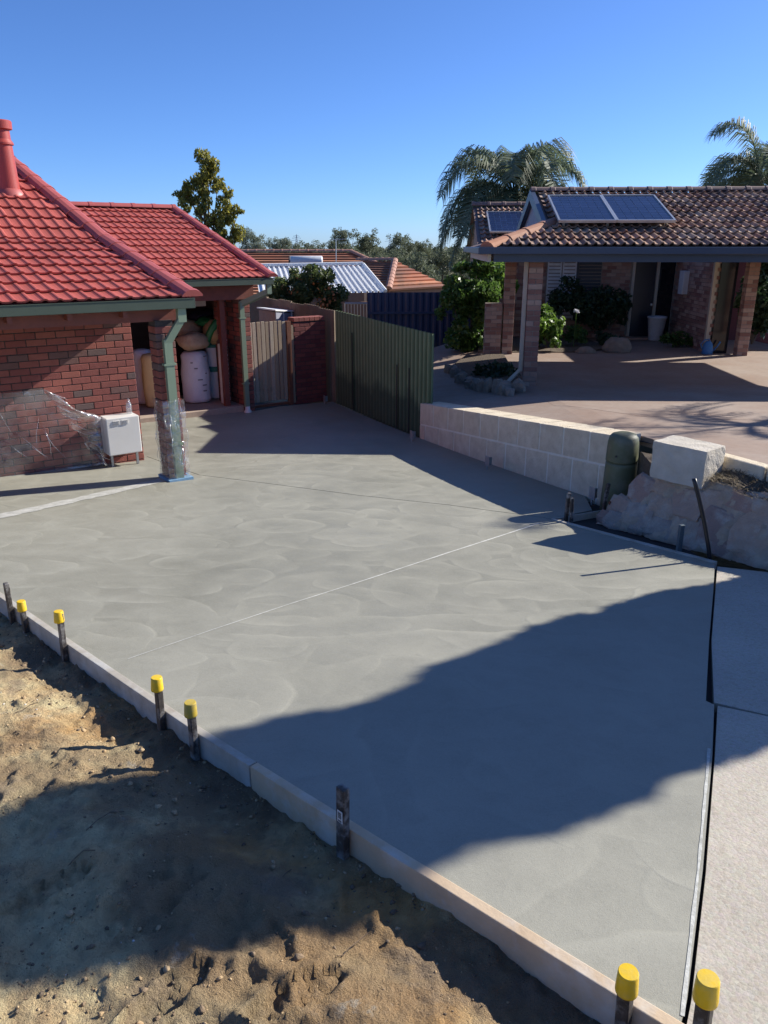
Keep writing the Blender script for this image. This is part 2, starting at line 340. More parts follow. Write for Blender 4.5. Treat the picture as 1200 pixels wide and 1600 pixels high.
MT['twig'] = mat('dry_twig', (.20, .14, .085), .95, (.12, .085, .055), 30)
MT['deadgrass'] = leaf_mat('dead_grass', [(.16, .12, .075), (.26, .21, .13), (.11, .085, .055)], .9, .2)
MT['lf_tree'] = leaf_mat('olive_gold_leaf', [(.10, .125, .04), (.22, .22, .05), (.42, .37, .06), (.14, .155, .045), (.48, .41, .08)], .5, .5)
MT['lf_palm'] = leaf_mat('palm_leaflet', [(.10, .135, .075), (.15, .19, .11), (.22, .26, .16)], .6, .4)
MT['lf_palm_dead'] = leaf_mat('dry_palm_leaflet', [(.30, .22, .09), (.22, .15, .07)], .7, .25)
MT['lf_hedge'] = leaf_mat('hedge_leaf', [(.05, .10, .022), (.09, .165, .034), (.13, .21, .045)], .4, .45)
MT['lf_bright'] = leaf_mat('bright_shrub_leaf', [(.10, .19, .03), (.17, .27, .05), (.07, .14, .025)], .45, .45)
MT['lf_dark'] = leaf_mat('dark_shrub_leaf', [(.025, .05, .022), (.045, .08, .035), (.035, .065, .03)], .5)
MT['lf_bush'] = leaf_mat('flower_bush_leaf', [(.06, .095, .035), (.11, .145, .05), (.08, .115, .04), (.17, .19, .06)], .5, .45)
MT['flower'] = leaf_mat('orange_flower', [(.55, .16, .04), (.62, .26, .10)], .6)
MT['white_flower'] = leaf_mat('white_flower', [(.75, .75, .78), (.68, .68, .74)], .6)
MT['lf_gum'] = leaf_mat('eucalypt_leaf', [(.10, .12, .068), (.15, .17, .10), (.08, .10, .06), (.18, .195, .125)], .7, .4)
MT['lf_grey'] = leaf_mat('grey_green_leaf', [(.17, .20, .145), (.13, .16, .11), (.22, .25, .19)], .7, .4)
MT['lf_cypress'] = leaf_mat('cypress_leaf', [(.03, .055, .022), (.05, .08, .03)], .6, .1)
MT['sheet_plastic'] = plastic_material('clear_plastic_sheet', .12, haze=.45, scale=2.2, bstr=.5)
MT['wrap_plastic'] = plastic_material('shiny_plastic_wrap', .20, haze=.2, scale=7)
MT['flap_plastic'] = plastic_material('loose_plastic', .42, haze=.35, scale=5)
MT['bottle'] = plastic_material('clear_bottle_plastic', .35)
MT['blue_tape'] = mat('blue_masking_tape', (.20, .36, .52), .6)
MT['pebble'] = mat('pale_rubble', (.50, .47, .42), .9, palette=[(.52, .49, .43), (.40, .36, .30), (.60, .57, .52), (.33, .28, .21)], scale=30)
MT['clod'] = mat('soil_clod', (.33, .23, .125), .95, palette=[(.40, .28, .155), (.24, .17, .105), (.48, .35, .20), (.16, .12, .08)], scale=30, bmp=.9, bscale=80, bdist=.01)

# ------------------------------------------------------------------ object helpers
W = {}
def setkeys(o, label=None, cat=None, group=None, kind=None):
    for k, v in (('label', label), ('category', cat), ('group', group), ('kind', kind)):
        if v: o[k] = v
    return o
def thing(name, loc, label, cat, group=None):
    o = bpy.data.objects.new(name, None); col.objects.link(o)
    o.empty_display_size = .1; o.location = loc; W[o.name] = Vector(loc)
    return setkeys(o, label, cat, group)
def link(name, me, parent, loc, rot=None, m=None):
    o = bpy.data.objects.new(name, me); col.objects.link(o)
    base = W[parent.name] if parent else Vector((0, 0, 0))
    if parent: o.parent = parent
    o.location = Vector(loc) - base
    if rot is not None: o.rotation_euler = rot
    W[o.name] = Vector(loc)
    if m is not None and not me.materials: me.materials.append(MT[m] if isinstance(m, str) else m)
    return o
class MB:
    def __init__(s): s.v = []; s.f = []
    def add(s, vs, fs):
        k = len(s.v); s.v += [tuple(v) for v in vs]; s.f += [tuple(i + k for i in f) for f in fs]; return s
    def hexa(s, p):                           # 8 corners: bottom 4 ccw, top 4 ccw
        return s.add(p, [(3, 2, 1, 0), (4, 5, 6, 7), (0, 1, 5, 4), (1, 2, 6, 5), (2, 3, 7, 6), (3, 0, 4, 7)])
    def box(s, c, d, rz=0, T=None):
        x, y, z = d[0] / 2, d[1] / 2, d[2] / 2
        cz, sz = math.cos(rz), math.sin(rz)
        ps = []
        for k in (-z, z):
            for (i, j) in ((-x, -y), (x, -y), (x, y), (-x, y)):
                q = (c[0] + i * cz - j * sz, c[1] + i * sz + j * cz, c[2] + k)
                ps.append(T(*q) if T else q)
        return s.hexa(ps)
    def tube(s, path, rad, n=8, cap=True):
        path = [Vector(p) for p in path]; rings = []
        if not hasattr(rad, '__len__'): rad = [rad] * len(path)
        for i, p in enumerate(path):
            t = (path[min(i + 1, len(path) - 1)] - path[max(i - 1, 0)]).normalized()
            a = t.orthogonal().normalized() if i == 0 else (a - t * a.dot(t)).normalized()
            b = t.cross(a)
            rings.append([p + (a * math.cos(2 * math.pi * k / n) + b * math.sin(2 * math.pi * k / n)) * rad[i] for k in range(n)])
        vs = [v for r in rings for v in r]; fs = []
        for i in range(len(path) - 1):
            for k in range(n):
                fs.append((i * n + k, i * n + (k + 1) % n, (i + 1) * n + (k + 1) % n, (i + 1) * n + k))
        if cap:
            fs.append(tuple(range(n))[::-1]); fs.append(tuple((len(path) - 1) * n + k for k in range(n)))
        return s.add(vs, fs)
    def lathe(s, c, prof, n=20, sx=1, sy=1, jit=0, seed=0):
        vs = []; fs = []; rr = random.Random(seed)
        for (r, z) in prof:
            for k in range(n):
                a = 2 * math.pi * k / n
                q = r * (1 + jit * noise.noise((math.cos(a) * 1.3 + seed, math.sin(a) * 1.3, z * 5)))
                vs.append((c[0] + q * math.cos(a) * sx, c[1] + q * math.sin(a) * sy, c[2] + z))
        m = len(prof)
        for i in range(m - 1):
            for k in range(n):
                fs.append((i * n + k, i * n + (k + 1) % n, (i + 1) * n + (k + 1) % n, (i + 1) * n + k))
        fs.append(tuple(range(n))[::-1]); fs.append(tuple((m - 1) * n + k for k in range(n)))
        return s.add(vs, fs)
    def mesh(s, name, smooth=False):
        me = bpy.data.meshes.new(name); me.from_pydata(s.v, [], s.f); me.update()
        if smooth: me.polygons.foreach_set('use_smooth', [True] * len(me.polygons))
        return me
    def build(s, name, m, parent=None, smooth=False, bevel=0, loc=None):
        a = np.array(s.v, dtype=float)
        if loc is None:
            c = (a.min(0) + a.max(0)) / 2
            if parent is None: c[2] = a[:, 2].min()
        else: c = np.array(loc)
        s.v = [tuple(r) for r in (a - c)]
        me = s.mesh(name, smooth)
        o = link(name, me, parent, c, None, m)
        if bevel:
            md = o.modifiers.new('bevel', 'BEVEL'); md.width = bevel; md.segments = 2; md.limit_method = 'ANGLE'
        return o
def mesh_np(name, V, F, smooth=False):
    V = np.asarray(V, dtype=np.float32); F = np.asarray(F, dtype=np.int32); k = F.shape[1]
    me = bpy.data.meshes.new(name)
    me.vertices.add(len(V)); me.vertices.foreach_set('co', V.ravel())
    me.loops.add(F.size); me.loops.foreach_set('vertex_index', F.ravel())
    me.polygons.add(len(F)); me.polygons.foreach_set('loop_start', np.arange(0, F.size, k, dtype=np.int32))
    try: me.polygons.foreach_set('loop_total', np.full(len(F), k, dtype=np.int32))
    except Exception: pass
    if smooth: me.polygons.foreach_set('use_smooth', np.ones(len(F), dtype=bool))
    me.update(calc_edges=True); me.validate()
    return me
def join_instances(insts):                    # [(mesh, 4x4 world matrix)] -> one MB
    mb = MB()
    cache = {}
    for me, M_ in insts:
        if me.name not in cache: cache[me.name] = ([v.co.copy() for v in me.vertices], [tuple(p.vertices) for p in me.polygons])
        vs_, fs_ = cache[me.name]
        mb.add([M_ @ v for v in vs_], fs_)
    return mb
def scatter_parts(name, insts, m, parent, limit=300, stuff_name=None):
    """the `limit` pieces that show largest become objects, the rest one 'stuff' part"""
    def size(i):
        p = i[1].translation
        x, y, z = proj(p)
        if z < .1: return -1
        inside = -60 < x < 1260 and -60 < y < 1660
        return (1000 if inside else 0) + 1 / z
    insts = sorted(insts, key=size, reverse=True)
    for me, M_ in insts[:limit]:
        link(name, me, parent, M_.translation, M_.to_euler(), m)
    m = m or insts[0][0].materials[0]
    if insts[limit:]:
        o = join_instances(insts[limit:]).build(stuff_name or (name + '_field'), m, parent); o['kind'] = 'stuff'
def cdt_sheet(name, poly, fn, off, m, step=.2, parent=None, thick=0, smooth=True, kind=None):
    xs = [p[0] for p in poly]; ys = [p[1] for p in poly]
    pts = [Vector((p[0], p[1])) for p in poly]; n = len(pts)
    inner = []
    x = min(xs) + step * .37
    while x < max(xs):
        y = min(ys) + step * .41
        while y < max(ys):
            c = False; j = n - 1
            for i in range(n):
                if (ys[i] > y) != (ys[j] > y) and x < (xs[j] - xs[i]) * (y - ys[i]) / (ys[j] - ys[i]) + xs[i]: c = not c
                j = i
            if c: inner.append(Vector((x, y)))
            y += step
        x += step
    # subdivide the outline so that it follows the curved surface
    edge = []
    for i in range(n):
        a, b = pts[i], pts[(i + 1) % n]; k = max(1, int((b - a).length / step))
        edge += [a.lerp(b, q / k) for q in range(k)]
    ne = len(edge)
    res = geometry.delaunay_2d_cdt(edge + inner, [(i, (i + 1) % ne) for i in range(ne)], [], 1, 1e-5)
    V = [(v.x, v.y, fn(v.x, v.y) + off) for v in res[0]]; F = [tuple(f) for f in res[2]]
    mb = MB(); mb.add(V, F)
    if thick:
        k = len(mb.v)
        idx = {}
        for i, e in enumerate(edge):
            idx[i] = (len(mb.v), len(mb.v) + 1)
            z = fn(e.x, e.y) + off
            mb.v += [(e.x, e.y, z), (e.x, e.y, z - thick)]
        for i in range(ne):
            a, b = idx[i], idx[(i + 1) % ne]
            mb.f.append((a[0], a[1], b[1], b[0]))
    o = mb.build(name, m, parent, smooth=False)
    if kind: o['kind'] = kind
    return o

# ================================================================== frames of the two houses
HX, HY = -3.36, 10.42                          # right end of the red-roofed house's front wall
HA = (.809, .588)
H_YAW = math.atan2(HA[1], HA[0])
def hw(a, y, z): return Vector((HX + a * HA[0] - y * HA[1], HY + a * HA[1] + y * HA[0], z))
NX, NY, N_YAW = 2.54, 13.49, R(-3)
NC, NS = math.cos(N_YAW), math.sin(N_YAW)
def nw(x, y, z): return Vector((NX + x * NC - y * NS, NY + x * NS + y * NC, z))
LX, LY, LD = -1.07, 15.92, (.402, -.9155)      # boundary line of fence and limestone wall
LP = (.9155, .402)
def lw(s, d, z): return Vector((LX + s * LD[0] + d * LP[0], LY + s * LD[1] + d * LP[1], z))
L_YAW = math.atan2(LD[1], LD[0])

# ================================================================== SETTING
def terrain_z(x, y):
    if y < 17: z = -.75
    elif y < 45: z = -.75 - (y - 17) * .035
    elif y < 220: z = -1.73 - (y - 45) * .035
    else: z = -7.85
    if y < 12:                                 # the bank the street stands on
        z += (min(12 - y, 14)) * .085
    if abs(x) > 12 and y > 40: z += noise.noise((x * .01, y * .01, 0)) * 1.2
    return z
xs_ = sorted(set([-3000, -1200, -500, -250, -120] + list(range(-80, 81, 4)) + [120, 250, 500, 1200, 3000]))
ys_ = sorted(set([-400, -120, -60] + list(range(-30, 81, 3)) + list(range(80, 260, 12)) + [320, 500, 900, 1800, 3500]))
V = [(x, y, terrain_z(x, y)) for y in ys_ for x in xs_]
nx_ = len(xs_)
F = [(j * nx_ + i, j * nx_ + i + 1, (j + 1) * nx_ + i + 1, (j + 1) * nx_ + i) for j in range(len(ys_) - 1) for i in range(nx_ - 1)]
g = MB(); g.add(V, F); setkeys(g.build('ground', 'terrain', smooth=True), kind='structure')

# ---- fresh concrete: two panels with a cut joint between them
def sfn(x, y): return zs(y)
B0 = gp(0, 925); B1 = gp(320, 1141); B2 = gp(1064, 1597)
board_dir_l = (B1 - B0); board_dir_l.z = 0; board_dir_l.normalize()
BL = B0 - board_dir_l * 3.6
CORNER = B2
right_edge = [gp(1074, 1560), gp(1098, 1360), gp(1113, 1180), gp(1116, 1101), gp(1103, 1095), gp(1108, 1000), gp(1114, 930), gp(1117, 882)]
joint = [gp(228, 713), gp(310, 742), gp(430, 757), gp(560, 774), gp(700, 789), gp(850, 809)]
top_r = [gp(858, 811)]
pocket = [gp(925, 797), gp(938, 790)]          # the slab edge beside the pillar box
wall_end = lw(8.75, -.01, 0)
def V2(p): return (p[0], p[1])
slabB = [V2(BL), V2(B0), V2(B1), V2(CORNER)] + [V2(p) for p in right_edge] + [V2(top_r[0])] + [V2(p) for p in joint[::-1]]
pL = hw(-.02, -.01, 0); slabB += [V2(hw(-.3, -.01, 0)), V2(hw(-4.2, -.01, 0)), V2(BL + Vector((-1.0, 1.0, 0)))]
def offs(p, d): return (p[0] + d[0], p[1] + d[1])
jo = (.010, .011)
slabA = [offs(V2(p), jo) for p in joint] + [offs(V2(top_r[0]), (.012, .012)), V2(pocket[0]), V2(lw(8.35, -.012, 0)), V2(lw(4.0, -.012, 0)), V2(lw(-.02, -.012, 0)),
         V2(hw(3.9, 3.25, 0)), V2(hw(3.3, 3.08, 0)), V2(hw(3.0, 3.2, 0)), V2(hw(.02, 3.2, 0)), V2(hw(.02, -.01, 0)), V2(hw(-.28, -.01, 0))]
slab = thing('concrete_slab', gp(600, 900), None, None); slab['kind'] = 'structure'
cdt_sheet('slab_panel', slabB, sfn, 0, 'concrete', .16, slab, .12)
cdt_sheet('slab_panel', slabA, sfn, 0, 'concrete', .2, slab, .12)
# sub-base under the panels (shows dark in the joints)
under = [(-7.5, 9.5), V2(BL), V2(B0), V2(B1), V2(CORNER)] + [offs(V2(p), (.1, 0)) for p in right_edge] + [V2(lw(8.75, .1, 0)), V2(lw(-.1, .1, 0)), V2(hw(3, 5, 0)), V2(hw(-5, 5, 0))]
o = cdt_sheet('slab_base', [(p[0], p[1]) for p in under], sfn, -.06, 'darkjoint', .5, slab)
# thin light strips: edge laitance, the ridge left by the screed, old concrete strip by the post
def strip(name, pts, width, m, off, parent, jit=0):
    mb = MB(); L = []; Rr = []
    pts2 = []
    for i in range(len(pts) - 1):
        k = max(1, int((pts[i + 1] - pts[i]).length / .06))
        pts2 += [pts[i].lerp(pts[i + 1], q / k) for q in range(k)]
    pts2.append(pts[-1])
    for i, p in enumerate(pts2):
        t = (pts2[min(i + 1, len(pts2) - 1)] - pts2[max(i - 1, 0)]); t.z = 0; t.normalize()
        nn = Vector((-t.y, t.x, 0))
        w = width if not hasattr(width, '__call__') else width(i / (len(pts2) - 1))
        w *= 1 + jit * noise.noise((p.x * 9, p.y * 9, 1)) + jit * .6 * noise.noise((p.x * 31, p.y * 31, 4))
        for s_, A in ((1, L), (-1, Rr)):
            q = p + nn * w * .5 * s_
            A.append((q.x, q.y, zs(q.y) + off))
    n_ = len(pts2)
    mb.add(L + Rr, [(i, n_ + i, n_ + i + 1, i + 1) for i in range(n_ - 1)])
    return mb.build(name, m, parent)
strip('edge_laitance', [gp(1066, 1588), gp(1091, 1360), gp(1103, 1230), gp(1108, 1170)], .010, 'laitance', .002, slab, .5)
strip('screed_line', [gp(842, 818), gp(700, 864), gp(560, 910), gp(450, 945), gp(330, 985), gp(200, 1030)], lambda t: .015 * (1 - t) + .004, 'screed_pale', .003, slab, .5)
strip('old_concrete_strip', [gp(-120, 834), gp(0, 807), gp(120, 781), gp(200, 763), gp(262, 748)], .19, 'dryconc', .004, slab, .35)

# ---- old exposed-aggregate driveway on the right, with its own joint
ag_l = [offs(V2(p), (.012, 0)) for p in [gp(1066, 1600), gp(1074, 1560), gp(1098, 1360), gp(1113, 1180), gp(1118, 1101)]]
oldd = thing('old_driveway', gp(1180, 1300), None, None); oldd['kind'] = 'structure'
jr = gp(1260, 1130)
near = [(1.6, -3.0), (.95, -1.0), ag_l[0]] + ag_l[1:] + [offs(V2(jr), (0, 0)), (6.0, jr[1] - 1.2), (6.0, -3)]
far = [offs(V2(p), (.016, 0)) for p in [gp(1113, 1098), gp(1108, 1000), gp(1114, 930), gp(1118, 884)]] + [V2(gp(1200, 893)), (3.6, 5.3), (6.0, 3.8), (6.0, jr[1] - 1.188), offs(V2(jr), (0, .012))]
far[0] = (far[0][0], far[0][1] + .014)
def afn(x, y): return zs(y) - .006
cdt_sheet('driveway_panel', near, afn, 0, 'aggregate', .2, oldd, .12)
cdt_sheet('driveway_panel', far, afn, 0, 'aggregate', .2, oldd, .12)

# ---- neighbour's paving with cracks between three panels
def znx(x, y): return zn(y) - .105 * min(2.2, max(0, 2.6 - x)) - (.0 if y > 9 else 0)
def nfn(x, y): return znx(x, y)
npv = thing('neighbour_paving', (5, 10, zn(10)), None, None); npv['kind'] = 'structure'
crack = [gp(822, 606, 0, zn), gp(866, 632, 0, zn), gp(930, 640, 0, zn), gp(1000, 650, 0, zn), gp(1100, 655, 0, zn), gp(1230, 668, 0, zn)]
edge_in = lw(4.0, .36, 0); edge_in2 = lw(8.75, .36, 0)
pa = [V2(lw(-1.0, .3, 0)), V2(edge_in), V2(edge_in2), (2.95, 7.35), (3.14, 7.03), (3.42, 6.5), (4.2, 5.4), (10, 4.0)]
pcr = [V2(p) for p in crack[::-1]]
pcr[0] = (10, pcr[0][1] - .25)
loN = pa[1:] + pcr + [V2(gp(700, 610, 0, zn))]
cdt_sheet('paving_panel', [pa[1], pa[2], pa[3], pa[4], pa[5], pa[6], pa[7]] + pcr + [V2(lw(4.6, .36, 0) + Vector((.5, .55, 0)))], nfn, 0, 'pink', .3, npv, .1)
cr2 = [offs(p, (.004, .022)) for p in pcr[::-1]]
cdt_sheet('paving_panel', [V2(lw(-1.5, .3, 0)), V2(edge_in)] + [offs(V2(lw(4.6, .36, 0) + Vector((.5, .55, 0))), (0, .02))] + cr2 + [(10, 13.2), (9.5, 21.0), (2.4, 21.5), (1.0, 19.5)], nfn, 0, 'pink', .35, npv, .1)
o = cdt_sheet('paving_base', [V2(lw(-1.5, .3, 0)), V2(lw(8.7, .3, 0)), (3.4, 6.8), (9.9, 4.6), (9.8, 21), (2, 21)], nfn, -.05, 'darkjoint', .6, npv)

# ---- sandy ground on the left: a structured, fine sheet along the form board
rnds = random.Random(7)
bd2 = (CORNER - B1); bd2.z = 0; bd2.normalize()
line_pts = [BL - board_dir_l * 1.0, B1, CORNER + bd2 * 3.2]
seg_l = [(line_pts[i + 1] - line_pts[i]).length for i in range(2)]
seg_l = [math.hypot(line_pts[i + 1].x - line_pts[i].x, line_pts[i + 1].y - line_pts[i].y) for i in range(2)]
def board_pt(s, d=0):
    if s < seg_l[0]: a, b, t = line_pts[0], line_pts[1], s / seg_l[0]
    else: a, b, t = line_pts[1], line_pts[2], (s - seg_l[0]) / seg_l[1]
    dx, dy = (b.x - a.x), (b.y - a.y); q = math.hypot(dx, dy); nx, ny = dy / q, -dx / q
    w = min(1, max(0, (s - seg_l[0] + .4) / .8))
    n1 = Vector((board_dir_l.y, -board_dir_l.x)); n2 = Vector((bd2.y, -bd2.x)); nn = n1.lerp(n2, w).normalized()
    return Vector((a.x + dx * t + nn.x * d, a.y + dy * t + nn.y * d))
S_TOT = sum(seg_l)
def sand_h(p, d):
    x, y = p.x, p.y
    z = zs(y) - .115
    z += .06 * noise.noise((x * .9, y * .9, 3)) + .03 * noise.noise((x * 2.3, y * 2.3, 9))
    z -= .035 * math.exp(-((d - .22) / .14) ** 2)          # trench beside the board
    z += .055 * math.exp(-((d - .75) / .28) ** 2) * (.4 + noise.noise((x * 1.6, y * 1.6, 5)))
    f = noise.fractal((x * 6, y * 6, 2), 1.0, 2.1, 4)
    z += .017 * f + .009 * noise.fractal((x * 22, y * 22, 6), .8, 2.1, 3) + .030 * max(0, noise.ridged_multi_fractal((x * 2.6, y * 2.6, 11), 1.0, 2.2, 5, 1.0, 2.0) - 1.15) * (.5 + max(0, noise.noise((x * .9, y * .9, 17))))
    rdg = 1 - abs(noise.noise((x * 5.2 + .3 * f, y * 5.2, 7)))
    z += .045 * max(0, rdg - .70) * 3 * max(0, noise.noise((x * 1.3, y * 1.3, 21)) + .25)
    cl = noise.noise((x * 17, y * 17, 13))
    z += .020 * max(0, cl - .12) * (1 + 2 * max(0, noise.noise((x * 1.7, y * 1.7, 33))))
    return z
PRINTS = [(-.62, 1.62, .9), (-.38, 1.28, 1.1), (-1.15, 2.05, .7), (-.95, 1.35, 1.2), (-.25, 1.62, .5), (-1.7, 2.5, .6), (-.15, 1.05, 1.3), (-1.35, 1.6, 1.0)]
def print_h(x, y):
    z = 0
    for (cx, cy, a) in PRINTS:
        dx, dy = x - cx, y - cy
        if abs(dx) > .25 or abs(dy) > .25: continue
        u = dx * math.cos(a) + dy * math.sin(a); v = -dx * math.sin(a) + dy * math.cos(a)
        e = (u / .15) ** 2 + (v / .052) ** 2
        if e < 1: z -= .018 + .007 * math.sin(u * 190) * (1 - e)
        elif e < 2.0: z += .014 * (1 - abs(e - 1.4) / .6) if abs(e - 1.4) < .6 else 0
    return z
ss = [0]
while ss[-1] < S_TOT:
    y_here = board_pt(ss[-1]).y
    ss.append(ss[-1] + (.013 if y_here < 3.6 else .026 if y_here < 5.6 else .08))
dd = [-.005]
while dd[-1] < 6.5:
    dd.append(dd[-1] + (.013 if dd[-1] < 2.2 else .03 if dd[-1] < 3.2 else .15))
V = np.zeros((len(ss), len(dd), 3), dtype=np.float32)
for i, s in enumerate(ss):
    for j, d in enumerate(dd):
        p = board_pt(s, d)
        V[i, j] = (p.x, p.y, sand_h(p, d) + print_h(p.x, p.y))
ns, nd = len(ss), len(dd)
I = np.arange(ns * nd).reshape(ns, nd)
F = np.stack([I[:-1, :-1], I[:-1, 1:], I[1:, 1:], I[1:, :-1]], -1).reshape(-1, 4)
me = mesh_np('sand_ground', V.reshape(-1, 3), F, True)
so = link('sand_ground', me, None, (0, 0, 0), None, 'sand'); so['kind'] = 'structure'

# ================================================================== shared small meshes
def box_mesh(name, d, bev=0.0, base=False):
    bm = bmesh.new(); bmesh.ops.create_cube(bm, size=1)
    bmesh.ops.scale(bm, vec=d, verts=bm.verts)
    if bev: bmesh.ops.bevel(bm, geom=bm.edges[:], offset=bev, segments=1, affect='EDGES', profile=.5)
    if base: bmesh.ops.translate(bm, vec=(0, 0, d[2] / 2), verts=bm.verts)
    me = bpy.data.meshes.new(name); bm.to_mesh(me); bm.free(); return me
BRK = .086
bricks = {}
def brick_mesh(l, d, m):
    k = (round(l, 3), round(d, 3), m)
    if k not in bricks:
        bricks[k] = box_mesh('brick', (l, d, .076), .004); bricks[k].materials.append(MT[m])
    return bricks[k]
def brick_wall(T, yaw, a0, a1, y, z0, z1, parent, m, thick=.11, cuts=(), limit=300, face=-1, make=True, zero_off=0):
    """running-bond bricks between a0..a1 at depth y; T maps local to world. returns instances"""
    out = []; rows = int(round((z1 - z0) / BRK)); r_ = random.Random(int(abs(a0 * 100) + rows))
    for r in range(rows):
        zc = z0 + r * BRK + .043
        x = a1 - (0 if (r + zero_off) % 2 else .12)
        first = True
        edges = []
        cur = a1
        if (r + zero_off) % 2 == 0: edges.append((a1 - .11, a1)); cur = a1 - .12
        while cur > a0 + .02:
            e = max(a0, cur - .23)
            if cur - e > .04: edges.append((e, cur))
            cur -= .24
        for (s, e) in edges:
            skip = False
            for (c0, c1, k0, k1) in cuts:
                if s < c1 and e > c0 and zc > k0 and zc < k1:
                    skip = True
                    if s < c0 - .05: e = c0; skip = False
                    elif e > c1 + .05: s = c1; skip = False
            if skip: continue
            me = brick_mesh(e - s, thick, m)
            j = r_.uniform(-.0025, .0025)
            p = T((s + e) / 2, y + j + thick / 2, zc)
            out.append((me, Matrix.Translation(p) @ Matrix.Rotation(yaw + r_.uniform(-.004, .004), 4, 'Z')))
    return out
def brick_post(T, yaw, a, y, z0, z1, m, w=.23):
    """square pier, two bricks to a course, turned every other course; centre (a, y)"""
    out = []; rows = int(round((z1 - z0) / BRK))
    for r in range(rows):
        zc = z0 + r * BRK + .043
        for s in (-1, 1):
            me = brick_mesh(.23, .11, m)
            if r % 2: p = T(a, y + s * .06, zc); q = yaw
            else: p = T(a + s * .06, y, zc); q = yaw + math.pi / 2
            out.append((me, Matrix.Translation(p) @ Matrix.Rotation(q, 4, 'Z')))
    return out
def core_box(name, T, yaw, a0, a1, y0, y1, z0, z1, m, parent):
    mb = MB(); mb.box(((a0 + a1) / 2, (y0 + y1) / 2, (z0 + z1) / 2), (a1 - a0, y1 - y0, z1 - z0), 0, T)
    return mb.build(name, m, parent)

def tile_mesh(name, w, m, rolls=2, length=.37, hump=.017, lift=.040):
    """interlocking roof tile: flat pans with rounded rolls, thick front lip"""
    xs = []; zsn = []
    step = w / rolls
    for r in range(rolls):
        for q, h in ((0, .012), (.04, 0), (.25, -.12), (.50, 0), (.60, .35), (.70, .85), (.80, 1), (.90, .8), (.97, .3)):
            xs.append(r * step + q * step); zsn.append(h * hump)
    xs.append(w); zsn.append(.012 * hump)
    n = len(xs); V = []; F = []
    for (y, up) in ((0, lift), (length, .004)):
        V += [(x - w / 2, y, z + up) for x, z in zip(xs, zsn)]
    V += [(x - w / 2, 0.004, z + lift - .022) for x, z in zip(xs, zsn)]
    V += [(x - w / 2, .06, z + lift - .026) for x, z in zip(xs, zsn)]
    for i in range(n - 1):
        F.append((i, i + 1, n + i + 1, n + i)); F.append((2 * n + i, 2 * n + i + 1, i + 1, i)); F.append((3 * n + i, 3 * n + i + 1, 2 * n + i + 1, 2 * n + i))
    F.append((0, n, 2 * n)); F.append((n - 1, 3 * n - 1, 2 * n - 1))
    mb = MB(); mb.add(V, F); me = mb.mesh(name)
    me.materials.append(MT[m]); return me
TR = tile_mesh('tile', .30, 'tile_red'); TRh = tile_mesh('tile_half', .15, 'tile_red', 1)
TN = tile_mesh('tile', .30, 'tile_nb', hump=.034, lift=.05); TNh = tile_mesh('tile_half', .15, 'tile_nb', 1, hump=.034, lift=.05)
def roof_plane(T, yaw, y0, z0, pitch, length, a_left, a_right, full, half, gauge=.31, row0=0, keep=None, seed=1):
    """tiles of one slope; a_left/a_right are functions of distance up the slope"""
    out = []; r_ = random.Random(seed); rows = int(round(length / gauge)); cp, sp = math.cos(pitch), math.sin(pitch)
    R3 = Matrix.Rotation(yaw, 4, 'Z') @ Matrix.Rotation(pitch, 4, 'X')
    for r in range(rows):
        u = r * gauge; al, ar = a_left(u + .15), a_right(u + .15)
        a = math.floor(al / .3) * .3 + (.15 if (r + row0) % 2 else 0)
        while a < ar:
            s, e = a, a + .3
            me = None
            if s >= al - .01 and e <= ar + .01: me, c = full, (s + e) / 2
            elif e > ar and s + .15 <= ar + .03: me, c = half, s + .075
            elif s < al and s + .15 >= al - .03: me, c = half, s + .225
            if me:
                y, z = y0 + u * cp, z0 + u * sp
                if keep is None or keep(c, y, z):
                    p = T(c, y, z)
                    out.append((me, Matrix.Translation(p) @ R3 @ Matrix.Rotation(r_.uniform(-.006, .006), 4, 'Z') @ Matrix.Rotation(r_.uniform(-.008, .008), 4, 'X')))
            a += .3
    return out
def capping(T, pts, m, parent, name='ridge_cap', w=.13, h=.07, seg=.4, lip=.02):
    """overlapping half-round caps along a polyline of local points"""
    P = [T(*p) for p in pts]; res = []
    for i in range(len(P) - 1):
        d = P[i + 1] - P[i]; n = max(1, int(round(d.length / seg))); d.normalize()
        side = d.cross(Vector((0, 0, 1))).normalized(); up = side.cross(d).normalized()
        L = (P[i + 1] - P[i]).length / n
        for k in range(n):
            a = P[i] + d * (L * k); mb = MB(); rows = []
            for (t, grow) in ((-.03, 1.12), (.05, 1.10), (.06, 1.0), (L + .01, .96)):
                q = a + d * t
                rows.append([q + side * (w * grow * x) + up * (h * grow * z) for (x, z) in ((-1.05, -.35), (-1, 0), (-.72, .55), (-.3, .9), (.3, .9), (.72, .55), (1, 0), (1.05, -.35))])
            vs_ = [v for r in rows for v in r]
            fs_ = [(j * 8 + i2, j * 8 + i2 + 1, (j + 1) * 8 + i2 + 1, (j + 1) * 8 + i2) for j in range(3) for i2 in range(7)]
            fs_ += [(7, 6, 5, 4, 3, 2, 1, 0), tuple(24 + q for q in range(8))]
            mb.add(vs_, fs_); res.append(mb.build(name, m, parent))
    return res

# ================================================================== RED-ROOFED HOUSE
house = thing('red_roof_house', hw(-1.5, 0, .2), 'red brick house with glossy red tiled roof and sage green gutters', 'house')
GZ = .10
# front wall: mortar core and single bricks
wall = core_box('wall', hw, H_YAW, -4.2, -.004, .004, .22, GZ, 2.36, 'mortar_dark', house)
scatter_parts('brick', brick_wall(hw, H_YAW, -4.2, 0, -.004, GZ, 2.34, wall, 'brick_red'), None, wall, 260, 'brick_field')
sidew = core_box('side_wall', hw, H_YAW, -.22, -.006, .23, 3.7, GZ, 2.36, 'brick_dark', house)
